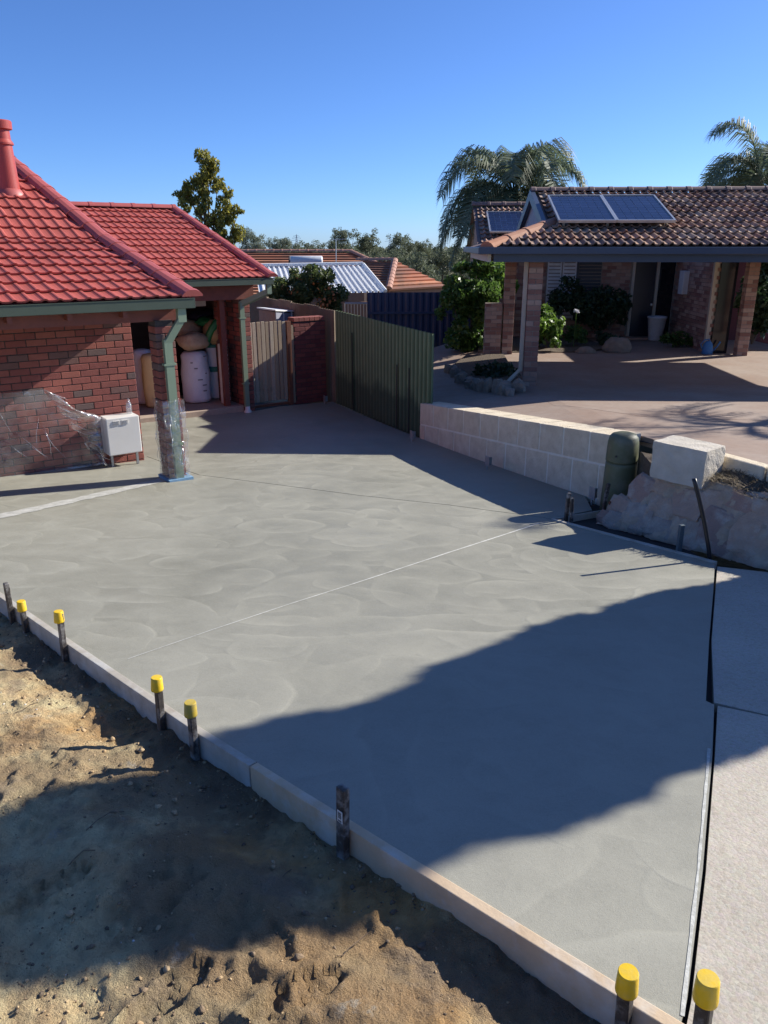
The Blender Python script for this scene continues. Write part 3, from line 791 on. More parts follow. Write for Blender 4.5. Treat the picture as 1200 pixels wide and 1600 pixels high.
# verandah post
pz0 = zs(hw(-.08, -1.35, 0).y) - .02
post = core_box('post', hw, H_YAW, -.19, .02, -1.46, -1.25, pz0, 2.18, 'mortar_dark', house)
post['label'] = 'brick verandah post with its foot wrapped in plastic'
scatter_parts('brick', brick_post(hw, H_YAW, -.085, -1.355, pz0, 2.14, 'brick_red'), None, post)
# beam on the post, rafter ends, soffit
mb = MB(); mb.box((-2.1, -1.36, 2.255), (4.4, .09, .17), 0, hw); mb.build('beam', 'beam_brown', house)
mb = MB(); mb.box((.02, -.6, 2.23), (.07, 1.6, .14), 0, hw); mb.build('beam', 'beam_brown', house)
for k in range(8):
    a = -.55 - k * .6
    mb = MB(); mb.box((a, -1.47, 2.285), (.05, .16, .09), 0, hw); mb.build('rafter_end', 'beam_brown', house)
mb = MB(); mb.add([hw(-4.3, -1.56, 2.375), hw(.2, -1.56, 2.375), hw(.2, .3, 2.42), hw(-4.3, .3, 2.42)], [(0, 1, 2, 3)]); mb.build('soffit', 'beam_brown', house)
# gutters: square-fronted troughs
def gutter(T, a0, a1, y, z, parent, m, h=.115, d=.115, name='gutter'):
    mb = MB(); t = .004
    prof = [(0, h), (0, .012), (-.0, .0), (d, 0), (d, h)]
    for (y0, y1, z0, z1) in ((-d, -d + t, 0, h), (-d, 0, 0, t), (-t, 0, 0, h), (-d - .006, -d + .012, h - .008, h)):
        mb.box(((a0 + a1) / 2, y + (y0 + y1) / 2, z + (z0 + z1) / 2), (a1 - a0, y1 - y0, z1 - z0), 0, T)
    for a in (a0, a1):
        mb.box((a, y - d / 2, z + h / 2), (.004, d, h), 0, T)
    return mb.build(name, m, parent)
gutter(hw, -4.4, .26, -1.49, 2.315, house, 'gutter')
gutter(hw, -.3, 3.60, 2.80, 2.335, house, 'gutter')
# roof 1: low verandah pitch, then steeper
P1, P2, P3 = (.24, -1.57, 2.425), (0.0, .68, 3.06), (-.49, 2.87, 4.09)
d23 = [(P3[i] - P2[i]) for i in range(3)]
P4 = tuple(P3[i] + d23[i] * .45 for i in range(3))
pit1 = math.atan2(P2[2] - P1[2], P2[1] - P1[1]); pit2 = math.atan2(P3[2] - P2[2], P3[1] - P2[1])
len1 = math.hypot(P2[1] - P1[1], P2[2] - P1[2]); len2 = math.hypot(P4[1] - P2[1], P4[2] - P2[2])
rf = MB()
rf.add([hw(-4.4, P1[1] + .02, P1[2]), hw(P1[0], P1[1] + .02, P1[2]), hw(*P2), hw(-4.4, P2[1], P2[2]), hw(*P4), hw(-4.4, P4[1], P4[2]),
        hw(P1[0] + .01, P4[1], 2.43), hw(-4.4, P4[1] + 4, 2.43), hw(P1[0] + .01, P4[1] + 4, 2.43)],
       [(0, 1, 2, 3), (3, 2, 4, 5), (1, 6, 4, 2), (5, 4, 8, 7), (4, 6, 8)])
roof1 = rf.build('roof', 'cap_red', house)
ins = roof_plane(hw, H_YAW, P1[1], P1[2], pit1, len1, lambda u: -4.4, lambda u: P1[0] - .02 + (P2[0] - P1[0]) * u / len1, TR, TRh, seed=3)
ins += roof_plane(hw, H_YAW, P2[1] + .02, P2[2] + .012, pit2, len2, lambda u: -4.4, lambda u: P2[0] - .02 + (P4[0] - P2[0]) * u / len2, TR, TRh, row0=1, seed=4)
# roof 2: wing further back
Q1 = (3.58, 2.70, 2.445); pitB = R(20.3); lenB = 3.66
Q2 = (3.17, 2.70 + lenB * math.cos(pitB), 2.445 + lenB * math.sin(pitB))
rf = MB()
rf.add([hw(-1.5, Q1[1] + .02, Q1[2]), hw(Q1[0], Q1[1] + .02, Q1[2]), hw(*Q2), hw(-1.5, Q2[1], Q2[2]), hw(Q1[0] + .01, Q2[1], 2.43), hw(Q1[0], Q2[1] + 3.4, 2.43), hw(-1.5, Q2[1] + 3.4, 2.43)],
       [(0, 1, 2, 3), (1, 4, 2), (2, 4, 5), (3, 2, 5, 6)])
roof2 = rf.build('roof', 'cap_red', house)
def roof1_front(c, y, z):                       # the wing's tiles stop where roof 1 hides them
    if y < P2[1]: return True
    t = (y - P2[1]) / (P3[1] - P2[1]); edge = P2[0] + (P3[0] - P2[0]) * t
    return c > edge - .35 or y > P4[1]
ins2 = roof_plane(hw, H_YAW, Q1[1], Q1[2], pitB, lenB, lambda u: -.9, lambda u: Q1[0] - .02 + (Q2[0] - Q1[0]) * u / lenB, TR, TRh, keep=roof1_front, seed=5)
scatter_parts('tile', ins, None, roof1, 190, 'tile_field')
scatter_parts('tile', ins2, None, roof2, 150, 'tile_field')
up = lambda p, d=.05: (p[0], p[1], p[2] + d)
capping(hw, [up(P1), up(P2), up(P4)], 'cap_red', roof1, 'hip_cap', .115, .055, .42)
capping(hw, [up(P4), (-4.4, P4[1], P4[2] + .05)], 'cap_red', roof1, 'ridge_cap', .13, .08, .42)
capping(hw, [up(Q1), up(Q2)], 'cap_red', roof2, 'hip_cap', .10, .05, .42)
capping(hw, [up(Q2), (-1.5, Q2[1], Q2[2] + .05)], 'cap_red', roof2, 'ridge_cap', .11, .06, .42)
# flue through the upper slope
dr = ray(14, 300); n2 = Vector((-math.sin(H_YAW) * 0, 0, 0))
pn = (hw(0, -math.sin(pit2), 0) - hw(0, 0, 0)); pn = Vector((pn.x, pn.y, math.cos(pit2)))
t_ = pn.dot(hw(*P2) - Vector((0, 0, CAMZ))) / pn.dot(dr); fb = Vector((0, 0, CAMZ)) + dr * t_
ftop = height_at(fb.y, 188) - fb.z
fl = thing('flue_dummy', fb, None, None); bpy.data.objects.remove(fl)
mb = MB(); mb.lathe((fb.x, fb.y, fb.z), [(.155, -.25), (.15, .0), (.128, ftop * .66), (.15, ftop * .665), (.15, ftop * .69), (.122, ftop * .74), (.118, ftop * .9)], 44)
flue = mb.build('flue', 'flue_red', house)
mb = MB(); mb.lathe((fb.x, fb.y, fb.z), [(.10, ftop * .86), (.158, ftop * .88), (.162, ftop * .985), (.15, ftop), (.02, ftop * 1.005)], 44); mb.build('flue_cap', 'flue_red', flue)
mb = MB(); mb.lathe((fb.x, fb.y, fb.z - .05), [(.24, -.12), (.20, .02), (.165, .075), (.15, .09)], 20, jit=.12, seed=2); mb.build('flashing', 'cap_red', flue, True)
# recessed store opening behind
mb = MB(); mb.box((1.6, 4.0, -.07), (3.4, 1.75, .30), 0, hw); mb.build('store_floor', 'floor_conc', house, bevel=.01)
iz = .06
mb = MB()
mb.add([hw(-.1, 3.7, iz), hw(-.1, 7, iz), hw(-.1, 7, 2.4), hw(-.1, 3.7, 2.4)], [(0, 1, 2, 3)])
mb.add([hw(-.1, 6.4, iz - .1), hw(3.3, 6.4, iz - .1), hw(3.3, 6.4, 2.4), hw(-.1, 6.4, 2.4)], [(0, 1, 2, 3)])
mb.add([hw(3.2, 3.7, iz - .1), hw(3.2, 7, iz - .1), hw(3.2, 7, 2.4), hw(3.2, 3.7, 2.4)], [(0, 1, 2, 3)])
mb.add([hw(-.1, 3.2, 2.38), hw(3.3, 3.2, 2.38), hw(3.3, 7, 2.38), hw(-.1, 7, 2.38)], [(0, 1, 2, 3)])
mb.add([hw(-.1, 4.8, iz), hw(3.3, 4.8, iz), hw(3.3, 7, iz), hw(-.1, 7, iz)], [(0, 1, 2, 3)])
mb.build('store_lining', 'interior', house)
mb = MB(); mb.box((1.6, 3.10, 2.20), (3.5, .14, .26), 0, hw); mb.build('beam', 'beam_brown', house)
mb = MB(); mb.box((1.3, 3.72, 1.99), (2.75, .08, .12), 0, hw); mb.build('lintel', 'fascia_pale', house)
mb = MB(); mb.box((2.80, 3.30, 1.07), (.10, .10, 2.1), 0, hw); mb.build('timber_post', 'beam_brown', house)
# brick jamb and corner pier
zp = zs(hw(3.17, 3.1, 0).y) - .03
jamb = core_box('jamb', hw, H_YAW, 2.90, 3.16, 3.69, 3.88, zp, 2.36, 'mortar_dark', house)
scatter_parts('brick', brick_wall(hw, H_YAW, 2.88, 3.16, 3.68, zp, 2.36, jamb, 'brick_red'), None, jamb)
pier = core_box('pier', hw, H_YAW, 3.07, 3.28, 3.11, 3.66, zp, 2.36, 'mortar_dark', house)
pb = brick_post(hw, H_YAW, 3.175, 3.215, zp, 2.36, 'brick_red')
pb += [(brick_mesh(.23, .11, 'brick_red'), Matrix.Translation(hw(3.12, 3.46 + (.0 if r % 2 else .06), zp + r * BRK + .043)) @ Matrix.Rotation(H_YAW + math.pi / 2, 4, 'Z')) for r in range(28)]
scatter_parts('brick', pb, None, pier)
# downpipes with swan necks
def downpipe(T, top, neck, foot_z, m, parent, yaw, w=.085, d=.06, shoe=True):
    """top, neck: local (a, y, z); pipe drops from neck straight to foot_z"""
    mb = MB()
    def seg(p, q):
        a, b = T(*p), T(*q)
        sx = T(1, 0, 0) - T(0, 0, 0); sy = T(0, 1, 0) - T(0, 0, 0)
        vertical = abs(p[2] - q[2]) > .6 * math.hypot(p[0] - q[0], p[1] - q[1])
        ps = []
        for e in (b, a):
            for (i, j) in ((-1, -1), (1, -1), (1, 1), (-1, 1)):
                ps.append(e + sx * (i * w / 2) + sy * (j * d / 2) if vertical else e + sx * (i * w / 2) + Vector((0, 0, j * d * .75)))
        mb.hexa(ps)
    seg(top, (top[0], top[1], top[2] - .17)); seg((top[0], top[1], top[2] - .13), (neck[0], neck[1], neck[2])); seg((neck[0], neck[1], neck[2] + .04), (neck[0], neck[1], foot_z))
    o = mb.build('downpipe', m, parent)
    for zc in (neck[2] - .25, foot_z + .45):
        b2 = MB(); b2.box((neck[0], neck[1], zc), (w + .05, d + .012, .025), 0, T); b2.build('pipe_strap', m, o)
    return o
fz = zs(hw(-.08, -1.5, 0).y)
downpipe(hw, (.10, -1.55, 2.33), (-.085, -1.52, 1.93), fz + .01, 'downpipe', house, H_YAW, .10, .065)
fz2 = zs(hw(3.1, 3.0, 0).y)
downpipe(hw, (3.52, 2.74, 2.34), (3.10, 3.055, 1.98), fz2 + .10, 'downpipe', house, H_YAW, .09, .065)
mb = MB(); mb.lathe(tuple(hw(3.10, 3.03, fz2 - .01)), [(.085, 0), (.075, .03), (.05, .06), (.045, .12)], 14, jit=.1); mb.build('pipe_shoe', 'print_white', house, True)
mb = MB(); mb.box((3.33, 3.2, 2.28), (.05, .05, .08), 0, hw); mb.build('bracket', 'print_white', house)

# ---- things around the house front
base_z = zs(hw(-1, 0, 0).y)
cb = hw(-.33, -.16, 0); cz = zs(cb.y)
cab = thing('metal_cabinet', (cb.x, cb.y, cz), 'white metal cabinet on short legs against the brick wall', 'cabinet')
mb = MB(); mb.box((-.33, -.16, cz + .43), (.44, .27, .50), 0, hw); mb.build('body', 'white_box', cab, bevel=.012)
for k in (-1, 1):
    v_ = MB(); v_.box((-.36 + k * .055, -.297, cz + .615), (.088, .012, .055), 0, hw); ve = v_.build('vent', 'white_box', cab)
    for q in range(3):
        v_ = MB(); v_.box((-.36 + k * .055, -.304, cz + .598 + q * .017), (.07, .006, .006), 0, hw); v_.build('louvre', 'vent', ve)
    l_ = MB(); l_.box((-.33 + k * .17, -.2, cz + .09), (.03, .03, .18), 0, hw); l_.build('leg', 'steel', cab)
bt = hw(-.17, -.1, 0)
mb = MB(); mb.lathe((bt.x, bt.y, cz + .682), [(.035, 0), (.038, .01), (.038, .11), (.03, .15), (.014, .175), (.014, .2), (.001, .201)], 14)
setkeys(mb.build('plastic_bottle', 'bottle', None, True), 'clear plastic bottle standing on the white cabinet', 'bottle')
# clear sheet taped over the wall
def wavy(T, u0, u1, v0f, v1f, depth, nu, nv, amp, seed, curve=None):
    V_ = []; F_ = []
    for i in range(nu + 1):
        u = u0 + (u1 - u0) * i / nu
        for j in range(nv + 1):
            t = j / nv; v = v0f(u) + (v1f(u) - v0f(u)) * t
            q = amp * (noise.noise((u * 3, v * 2.2, seed)) + .5 * noise.noise((u * 9, v * 6, seed + 3)) + .35 * abs(noise.noise((u * 5 + v * 7, v * 3, seed + 9))))
            V_.append(T(u, depth - abs(q) - (curve(u, v) if curve else 0), v))
    for i in range(nu):
        for j in range(nv):
            a = i * (nv + 1) + j; F_.append((a, a + nv + 1, a + nv + 2, a + 1))
    return V_, F_
cz1 = base_z
def top_sheet(u):                               # straight at the left, falling in a diagonal flap on the right
    return cz1 + (1.08 if u < -1.2 else max(.04, 1.08 - (u + 1.2) * 1.75))
v_, f_ = wavy(hw, -4.2, -.60, lambda u: cz1 + .02, top_sheet, -.012, 90, 22, .025, 4)
mb = MB(); mb.add(v_, f_)
def fold_fn(t): return Vector((0, 0, 0))
fv = []; ff = []
for i in range(31):                             # the loose corner curling away from the wall
    t = i / 30; u = -1.22 + t * .60; z = cz1 + 1.10 - t * 1.05
    for j in range(9):
        w_ = (j / 8) * (.10 + .42 * math.sin(math.pi * min(1, t * 1.1)) ** 1.5)
        q = .03 * noise.noise((t * 7, j * .5, 5)) + .012 * noise.noise((t * 21, j, 8))
        fv.append(hw(u + w_ * .95 + q, -.05 - .16 * math.sin(math.pi * j / 9) - .03 * math.sin(t * 9) - abs(q), max(cz1 + .03, z + w_ * .10 - .14 * (j / 8) ** 2 + q)))
for i in range(30):
    for j in range(8):
        a = i * 9 + j; ff.append((a, a + 9, a + 10, a + 1))
sheet = mb.build('plastic_sheet', 'sheet_plastic', None, True)
setkeys(sheet, 'clear plastic sheet taped over the lower brick wall, corner hanging loose', 'plastic sheet')
mb = MB(); mb.add(fv, ff); mb.build('loose_flap', 'flap_plastic', sheet, True)
cr_ = MB(); r9 = random.Random(8)
for k in range(26):                             # pulled creases fanning over the film
    u0 = r9.uniform(-3.2, -.95); top_ = top_sheet(u0); z0 = cz1 + r9.uniform(.05, .5) * (top_ - cz1); z1 = min(top_ - .02, z0 + r9.uniform(.15, .6)); du = r9.uniform(-.45, .1)
    cr_.tube([hw(u0, -.045, z0), hw(u0 + du * .5 + r9.uniform(-.03, .03), -.058, (z0 + z1) / 2), hw(u0 + du, -.045, z1)], [.001, .0045, .001], 5)
for k in range(9):
    t0 = k / 9; a0_ = -1.21 + t0 * .58; z0 = cz1 + 1.09 - t0 * 1.02
    cr_.tube([hw(a0_, -.07, z0), hw(a0_ + .10, -.15, z0 - .06), hw(a0_ + r9.uniform(.16, .3), -.16, z0 - r9.uniform(.1, .2))], [.002, .006, .001], 5)
cr_.build('crease', 'flap_plastic', sheet, True)['kind'] = 'stuff'
mb = MB(); mb.box((-2.4, -.05, cz1 + .02), (3.7, .035, .03), 0, hw); mb.build('rolled_hem', 'wrap_plastic', sheet)
# plastic wrapped round the post foot
def wrap_ring():
    V_ = []; F_ = []; n, m = 40, 26
    for j in range(m + 1):
        z = pz0 + .03 + (1.0 + 0) * j / m
        for k in range(n):
            a = 2 * math.pi * k / n
            x, y = math.cos(a), math.sin(a); q = 1 / max(abs(x), abs(y))
            r = .138 * q * (1 if q < 1.3 else .96) + .012 * noise.noise((x * 3, y * 3, z * 5)) + .008 * noise.noise((x * 9, y * 9, z * 14))
            off = .062 if y < -.5 else 0
            V_.append(hw(-.085 + x * r, -1.36 + y * r - off, z))
    for j in range(m):
        for k in range(n):
            F_.append((j * n + k, j * n + (k + 1) % n, (j + 1) * n + (k + 1) % n, (j + 1) * n + k))
    return V_, F_
mb = MB(); mb.add(*wrap_ring()); wr = mb.build('plastic_wrap', 'wrap_plastic', None, True)
setkeys(wr, 'crinkled clear plastic wrapped around the foot of the brick post', 'plastic wrap')
cr_ = MB()
for k in range(22):
    z0 = pz0 + r9.uniform(.1, .85); sx_ = r9.choice((0, 0, 1)); a0_ = r9.uniform(-.2, .03)
    if sx_ == 0: q_ = [hw(a0_, -1.575, z0), hw(a0_ + r9.uniform(-.04, .04), -1.582, z0 + .09), hw(a0_ + r9.uniform(-.06, .06), -1.575, z0 + r9.uniform(.12, .25))]
    else: y0_ = r9.uniform(-1.5, -1.25); q_ = [hw(-.232, y0_, z0), hw(-.24, y0_ + .03, z0 + .08), hw(-.232, y0_ + r9.uniform(-.05, .08), z0 + r9.uniform(.12, .25))]
    cr_.tube(q_, [.001, .0045, .001], 5)
cr_.build('crease', 'flap_plastic', wr, True)['kind'] = 'stuff'
mb = MB()
mb.box((-.085, -1.395, pz0 + .045), (.31, .38, .035), 0, hw); mb.build('tape', 'blue_tape', wr)

# ---- bags stored in the opening
def sack(name, loc, prof, m, label, cat, sx=1, sy=1, rot=0, group=None, jit=.12, seed=1, n=28):
    mb = MB(); mb.lathe(loc, prof, n, sx, sy, jit, seed)
    return mb, name, m, label, cat, group
def full_bag(h, r): return [(r * .6, 0), (r * .92, .02), (r, .08), (r * 1.0, h * .3), (r * 1.03, h * .55), (r * .99, h * .8), (r * .95, h * .92), (r * .8, h * .98), (r * .4, h), (.01, h)]
sz = .085
def put_bag(a, y, h, r, m, label, sx=1, sy=1, seed=1):
    p = hw(a, y, sz); mb = MB(); mb.lathe((p.x, p.y, sz), full_bag(h, r), 30, sx, sy, .14, seed)
    o = mb.build('storage_bag', m, None, True); setkeys(o, label, 'bag', 'bags stored in the brick opening'); return o
def a_at(px, y, z=1.0):
    lo, hi = -3.0, 6.0
    for _ in range(40):
        m_ = (lo + hi) / 2
        if proj(hw(m_, y, z))[0] < px: lo = m_
        else: hi = m_
    return lo
def z_at(a, y, py): return height_at(hw(a, y, 0).y, py)
YB = 4.0
aY, aW, a1_, a2_ = a_at(237, YB), a_at(221, 4.45), a_at(303, YB), a_at(335, 4.15)
put_bag(aY, YB, z_at(aY, YB, 552) - sz, .20, 'bag_yellow', 'tall cream yellow sack standing left of the wrapped brick post', seed=2)
put_bag(aW, 4.45, z_at(aW, 4.45, 545) - sz, .2, 'bag_white', 'white sack half hidden behind the cream yellow sack', seed=3)
b1 = put_bag(a1_, YB, z_at(a1_, YB, 548) - sz, .265, 'bag_white', 'widest white woven bag with faint grey print under the tan bundle', seed=4)
b2 = put_bag(a2_, 4.15, 1.12, .185, 'bag_white', 'narrow white bag with a teal band around its middle', seed=5)
p = hw(a2_, 4.15, sz)
mb = MB(); mb.lathe((p.x, p.y, sz + .55), [(.196, 0), (.203, .02), (.203, .08), (.196, .1)], 30); mb.build('teal_band', 'teal', b2, True)
mb = MB(); mb.lathe((p.x, p.y, sz + 1.02), [(.186, 0), (.188, .05), (.15, .1), (.01, .11)], 30); mb.build('teal_top', 'teal', b2, True)
rr = random.Random(5)
for k in range(7):
    a = -1.9 + rr.uniform(-.5, .5); p1 = hw(a1_, YB, 0)
    q = MB(); ang = H_YAW - math.pi / 2 + rr.uniform(-.6, .5)
    c = (p1.x + .285 * math.cos(ang), p1.y + .285 * math.sin(ang), sz + .25 + .11 * k)
    q.box(c, (.004, rr.uniform(.03, .10), .022), ang); q.build('print_mark', 'print_grey', b1)
def blob(name, c, s, m, label, cat, seed, amp=.18, rot=0, parent=None, sub=3):
    bm = bmesh.new(); bmesh.ops.create_icosphere(bm, subdivisions=sub, radius=1)
    for v in bm.verts:
        q = v.co.copy(); k = 1 + amp * noise.noise(q * 1.6 + Vector((seed, 0, 0))) + amp * .5 * noise.noise(q * 4 + Vector((0, seed, 0)))
        v.co = Vector((q.x * s[0], q.y * s[1], q.z * s[2])) * k
    bmesh.ops.rotate(bm, matrix=Matrix.Rotation(rot, 3, 'Z'), verts=bm.verts)
    me = bpy.data.meshes.new(name); bm.to_mesh(me); bm.free()
    me.polygons.foreach_set('use_smooth', [True] * len(me.polygons))
    o = link(name, me, parent, c, None, m)
    if label: setkeys(o, label, cat)
    return o
def bag_blob(name, px, py, y, size, m, label, cat, seed, amp=.18):
    a = a_at(px, y); return blob(name, hw(a, y, z_at(a, y, py)), size, m, label, cat, seed, amp, H_YAW)
bag_blob('tan_bundle', 303, 533, 3.9, (.33, .24, .17), 'bag_tan', 'tan paper bundle slumped on top of the wide white bag', 'bundle', 3)
ast, zst = a_at(337, 3.95), z_at(a_at(337, 3.95), 3.95, 519)
st = blob('straw_bundle', hw(ast, 3.95, zst), (.22, .24, .24), 'bag_straw', 'straw coloured bundle in green wrap beside the timber post', 'bundle', 6, rot=H_YAW)
bm_ = MB()
for dz in (-.01, .05):
    pts = [hw(ast - .21 * math.cos(a * .30), 3.86 - .10 * math.sin(a * .3), zst - .23 + dz + .50 * math.sin(a * .19)) for a in range(0, 8)]
    bm_.tube(pts, .055, 8)
bm_.build('green_wrap', 'bag_green', st, True)
bag_blob('green_cover', 332, 502, 4.2, (.30, .28, .10), 'bag_green', 'crumpled green plastic heaped on the bundles under the lintel', 'plastic', 9, .3)
bag_blob('tan_bundle', 292, 512, 4.5, (.35, .25, .16), 'bag_tan', 'tan bundle pushed to the back behind the slumped one', 'bundle', 13, .2)
bag_blob('cloth_pile', 322, 494, 4.6, (.34, .25, .13), 'navy_cloth', 'dark navy cloth heaped highest at the back of the opening', 'cloth', 12, .3)
ap = a_at(349, 3.55)
bp = thing('insulation_pack', hw(ap, 3.55, sz), 'slim dark green insulation pack with white vertical lettering by the timber post', 'insulation pack')
ph_ = z_at(ap, 3.5, 537) - sz
mb = MB(); mb.box((ap, 3.5, sz + ph_ / 2), (.10, .13, ph_), 0, hw); mb.build('pack_side', 'print_green', bp, bevel=.012)
mb = MB(); mb.box((ap - .075, 3.52, sz + ph_ / 2), (.045, .12, ph_), 0, hw); mb.build('pack_edge', 'print_white', bp, bevel=.012)
def text_obj(name, body, size, m, parent, Mw, extrude=.001):
    cu = bpy.data.curves.new(name, 'FONT'); cu.body = body; cu.size = size; cu.extrude = extrude; cu.align_x = 'LEFT'
    to = bpy.data.objects.new(name, cu); col.objects.link(to)
    bpy.context.view_layer.update()
    dg = bpy.context.evaluated_depsgraph_get(); me = bpy.data.meshes.new_from_object(to.evaluated_get(dg))
    bpy.data.objects.remove(to); bpy.data.curves.remove(cu)
    o = link(name, me, parent, Mw.translation, Mw.to_euler(), m); return o
Mt = Matrix.Translation(hw(ap + .035, 3.428, sz + .06)) @ Matrix.Rotation(H_YAW, 4, 'Z') @ Matrix.Rotation(R(90), 4, 'X') @ Matrix.Rotation(R(90), 4, 'Z')
text_obj('lettering', 'EARTHWOOL.COM.AU', .115, 'print_white', bp, Mt)

# ================================================================== GATE, GARDEN WALL, FENCES, SHED
gy = 3.30
gz0 = zs(hw(3.8, gy, 0).y)
gate = thing('picket_gate', hw(3.78, gy, gz0), 'weathered timber picket gate between brick pier and garden wall', 'gate')
pk = box_mesh('picket', (.075, .018, 1.55), .004); pk.materials.append(MT['gate_wood'])
r_ = random.Random(3)
for k in range(9):
    link('picket', pk, gate, hw(3.36 + k * .092, gy - .012 + r_.uniform(-.004, .004), gz0 + .12 + .775 + r_.uniform(-.012, .012)), (0, r_.uniform(-.006, .006), H_YAW))
for zz in (.35, 1.35):
    mb = MB(); mb.box((3.73, gy + .025, gz0 + zz), (.84, .035, .08), 0, hw); mb.build('gate_rail', 'gate_wood', gate)
mb = MB(); mb.box((3.74, gy - .02, gz0 + .05), (.95, .06, .05), 0, hw); mb.build('sill_board', 'gate_post', gate)
mb = MB(); mb.box((4.20, gy, gz0 + .83), (.09, .09, 1.66), 0, hw); gp_ = mb.build('gate_post', 'gate_post', gate)
mb = MB(); mb.box((4.285, gy + .01, gz0 + .80), (.05, .05, 1.55), 0, hw); mb.build('gate_stop', 'gate_wood', gate)
gw = thing('garden_wall', hw(4.75, gy, gz0), 'plum brick garden wall between the picket gate and green fence', 'wall')
end_a = 5.06
core_box('wall_core', hw, H_YAW, 4.335, end_a, gy + .004, gy + .215, gz0 - .02, gz0 + 1.63, 'mortar_dark', gw)
ins = brick_wall(hw, H_YAW, 4.325, end_a, gy - .004, gz0 - .02, gz0 + 1.63, gw, 'brick_dark')
ins += brick_wall(hw, H_YAW, 4.325, end_a, gy + .112, gz0 - .02, gz0 + 1.63, gw, 'brick_dark', zero_off=1)
scatter_parts('brick', ins, None, gw, 300)
mb = MB()
for k in range(6): mb.box((4.39 + k * .12, gy + .108, gz0 + 1.67), (.112, .25, .07), 0, hw)
cb_ = mb; 
for k in range(6):
    q = MB(); q.box((4.385 + k * .12, gy + .108, gz0 + 1.675), (.110, .25, .076), 0, hw); q.build('coping_brick', 'brick_red', gw, bevel=.004)
def corrugated(T, s0, s1, d, zb, zt, parent, m, pitch=.146, amp=.034, name='sheet', width=1.02, trap=False, thick=.006, capm=None):
    """overlapping profiled sheets; zb, zt functions of s"""
    s = s0; k = 0
    while s < s1 - .02:
        e = min(s1, s + width); n = max(4, int((e + .05 - s) / pitch * 8))
        V_ = []; F_ = []
        off = .006 * (k % 2)
        for side in (0, 1):
            for i in range(n + 1):
                q = s + (min(e + .04, s1) - s) * i / n
                ph = q / pitch * 2 * math.pi
                w = math.sin(ph)
                if trap: w = max(-1, min(1, w * 2.2))
                dd_ = d + amp * w + off + side * thick
                V_ += [T(q, dd_, zb(q)), T(q, dd_, zt(q))]
        o_ = 2 * (n + 1)
        for i in range(n):
            F_.append((2 * i, 2 * i + 2, 2 * i + 3, 2 * i + 1)); F_.append((o_ + 2 * i + 1, o_ + 2 * i + 3, o_ + 2 * i + 2, o_ + 2 * i))
            F_.append((2 * i + 1, 2 * i + 3, o_ + 2 * i + 3, o_ + 2 * i + 1))
        F_.append((0, 1, o_ + 1, o_)); F_.append((2 * n, o_ + 2 * n, o_ + 2 * n + 1, 2 * n + 1))
        mb = MB(); mb.add(V_, F_); mb.build(name, m, parent)
        s = e; k += 1
fg = thing('green_fence', lw(2.1, .1, -.1), 'dark green corrugated fibre cement fence with crooked slots beside the slab', 'fence')
def ft(s): return 1.78 - .012 * s
def fbz(s): return zs(lw(s, 0, 0).y) - .06 + .03
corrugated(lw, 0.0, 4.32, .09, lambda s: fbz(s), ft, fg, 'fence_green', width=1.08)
for (px_, p0_, p1_) in ((551, 520, 640), (620, 570, 668), (639, 575, 675)):       # solid dark strips laid on the sheets for the shade in open slots
    lo_, hi_ = 0.0, 4.3
    for _ in range(40):
        m_ = (lo_ + hi_) / 2
        if proj(lw(m_, .05, .6))[0] < px_: lo_ = m_
        else: hi_ = m_
    q_ = lw(lo_, .05, 0); z0_, z1_ = height_at(q_.y, p1_), height_at(q_.y, p0_)
    mb = MB(); mb.box((lo_, .047, (z0_ + z1_) / 2), (.028, .006, z1_ - z0_), 0, lw); mb.build('slot_shade_strip', 'darkjoint', fg)
fb2 = thing('brown_fence', lw(-3, .1, -.2), 'brown corrugated fence running behind the garden wall and shed', 'fence')
corrugated(lw, -8.0, -.02, .09, lambda s: -.6, lambda s: 1.77 + .008 * s + .03 * (int(-s * 1.0) % 2), fb2, 'fence_brown', width=1.08)
# soil and rubble along the foot of the fence
shed = thing('small_shed', lw(-4, -1.2, -.3), 'small pink and blue-grey timber shed with pale skillion roof behind the gate', 'shed')
def shw(x, y, z): return lw(-3.2 - y, -.95 + x, z)
szb, szt = -.3, 1.42
def shed_pt(px, py, Y):
    d = ray(px, py); t = Y / d.y; return Vector((d.x * t, Y, CAMZ + d.z * t))
SA = shed_pt(404, 482, 19.5); SB = shed_pt(431, 486, 17.9); SC = shed_pt(481, 488, 19.0); 
SD = SA + (SC - SB)
def col_quad(p, q, zt1, zt2): return [(p.x, p.y, -.4), (q.x, q.y, -.4), (q.x, q.y, zt2), (p.x, p.y, zt1)]
nb_ = 7
for (p, q, m_, nn_) in ((SA, SB, 'shed_pink', 7), (SB, SC, 'shed_blue', 4)):
    for k in range(nn_):
        a = p.lerp(q, k / nn_); b = p.lerp(q, (k + .94) / nn_); n_ = (q - p).cross(Vector((0, 0, 1))).normalized() * .02
        mb = MB(); za = a.z - .03; zb_ = b.z - .03
        mb.hexa([(a.x, a.y, -.4), (b.x, b.y, -.4), (b.x - n_.x, b.y - n_.y, -.4), (a.x - n_.x, a.y - n_.y, -.4), (a.x, a.y, za), (b.x, b.y, zb_), (b.x - n_.x, b.y - n_.y, zb_), (a.x - n_.x, a.y - n_.y, za)])
        mb.build('board', m_, shed)
for k in (1, 2, 3):
    a = SB.lerp(SC, k / 4 - .01); mb = MB(); mb.box((a.x - .01, a.y - .015, (a.z - .4) / 2), (.035, .02, a.z + .4), 0); mb.build('batten', 'roof_white', shed)
mb = MB(); ov = .05
rp = [SA, SB, SC, SD]; ctr = (SA + SB + SC + SD) / 4
rp = [p + (p - ctr).normalized() * ov for p in rp]
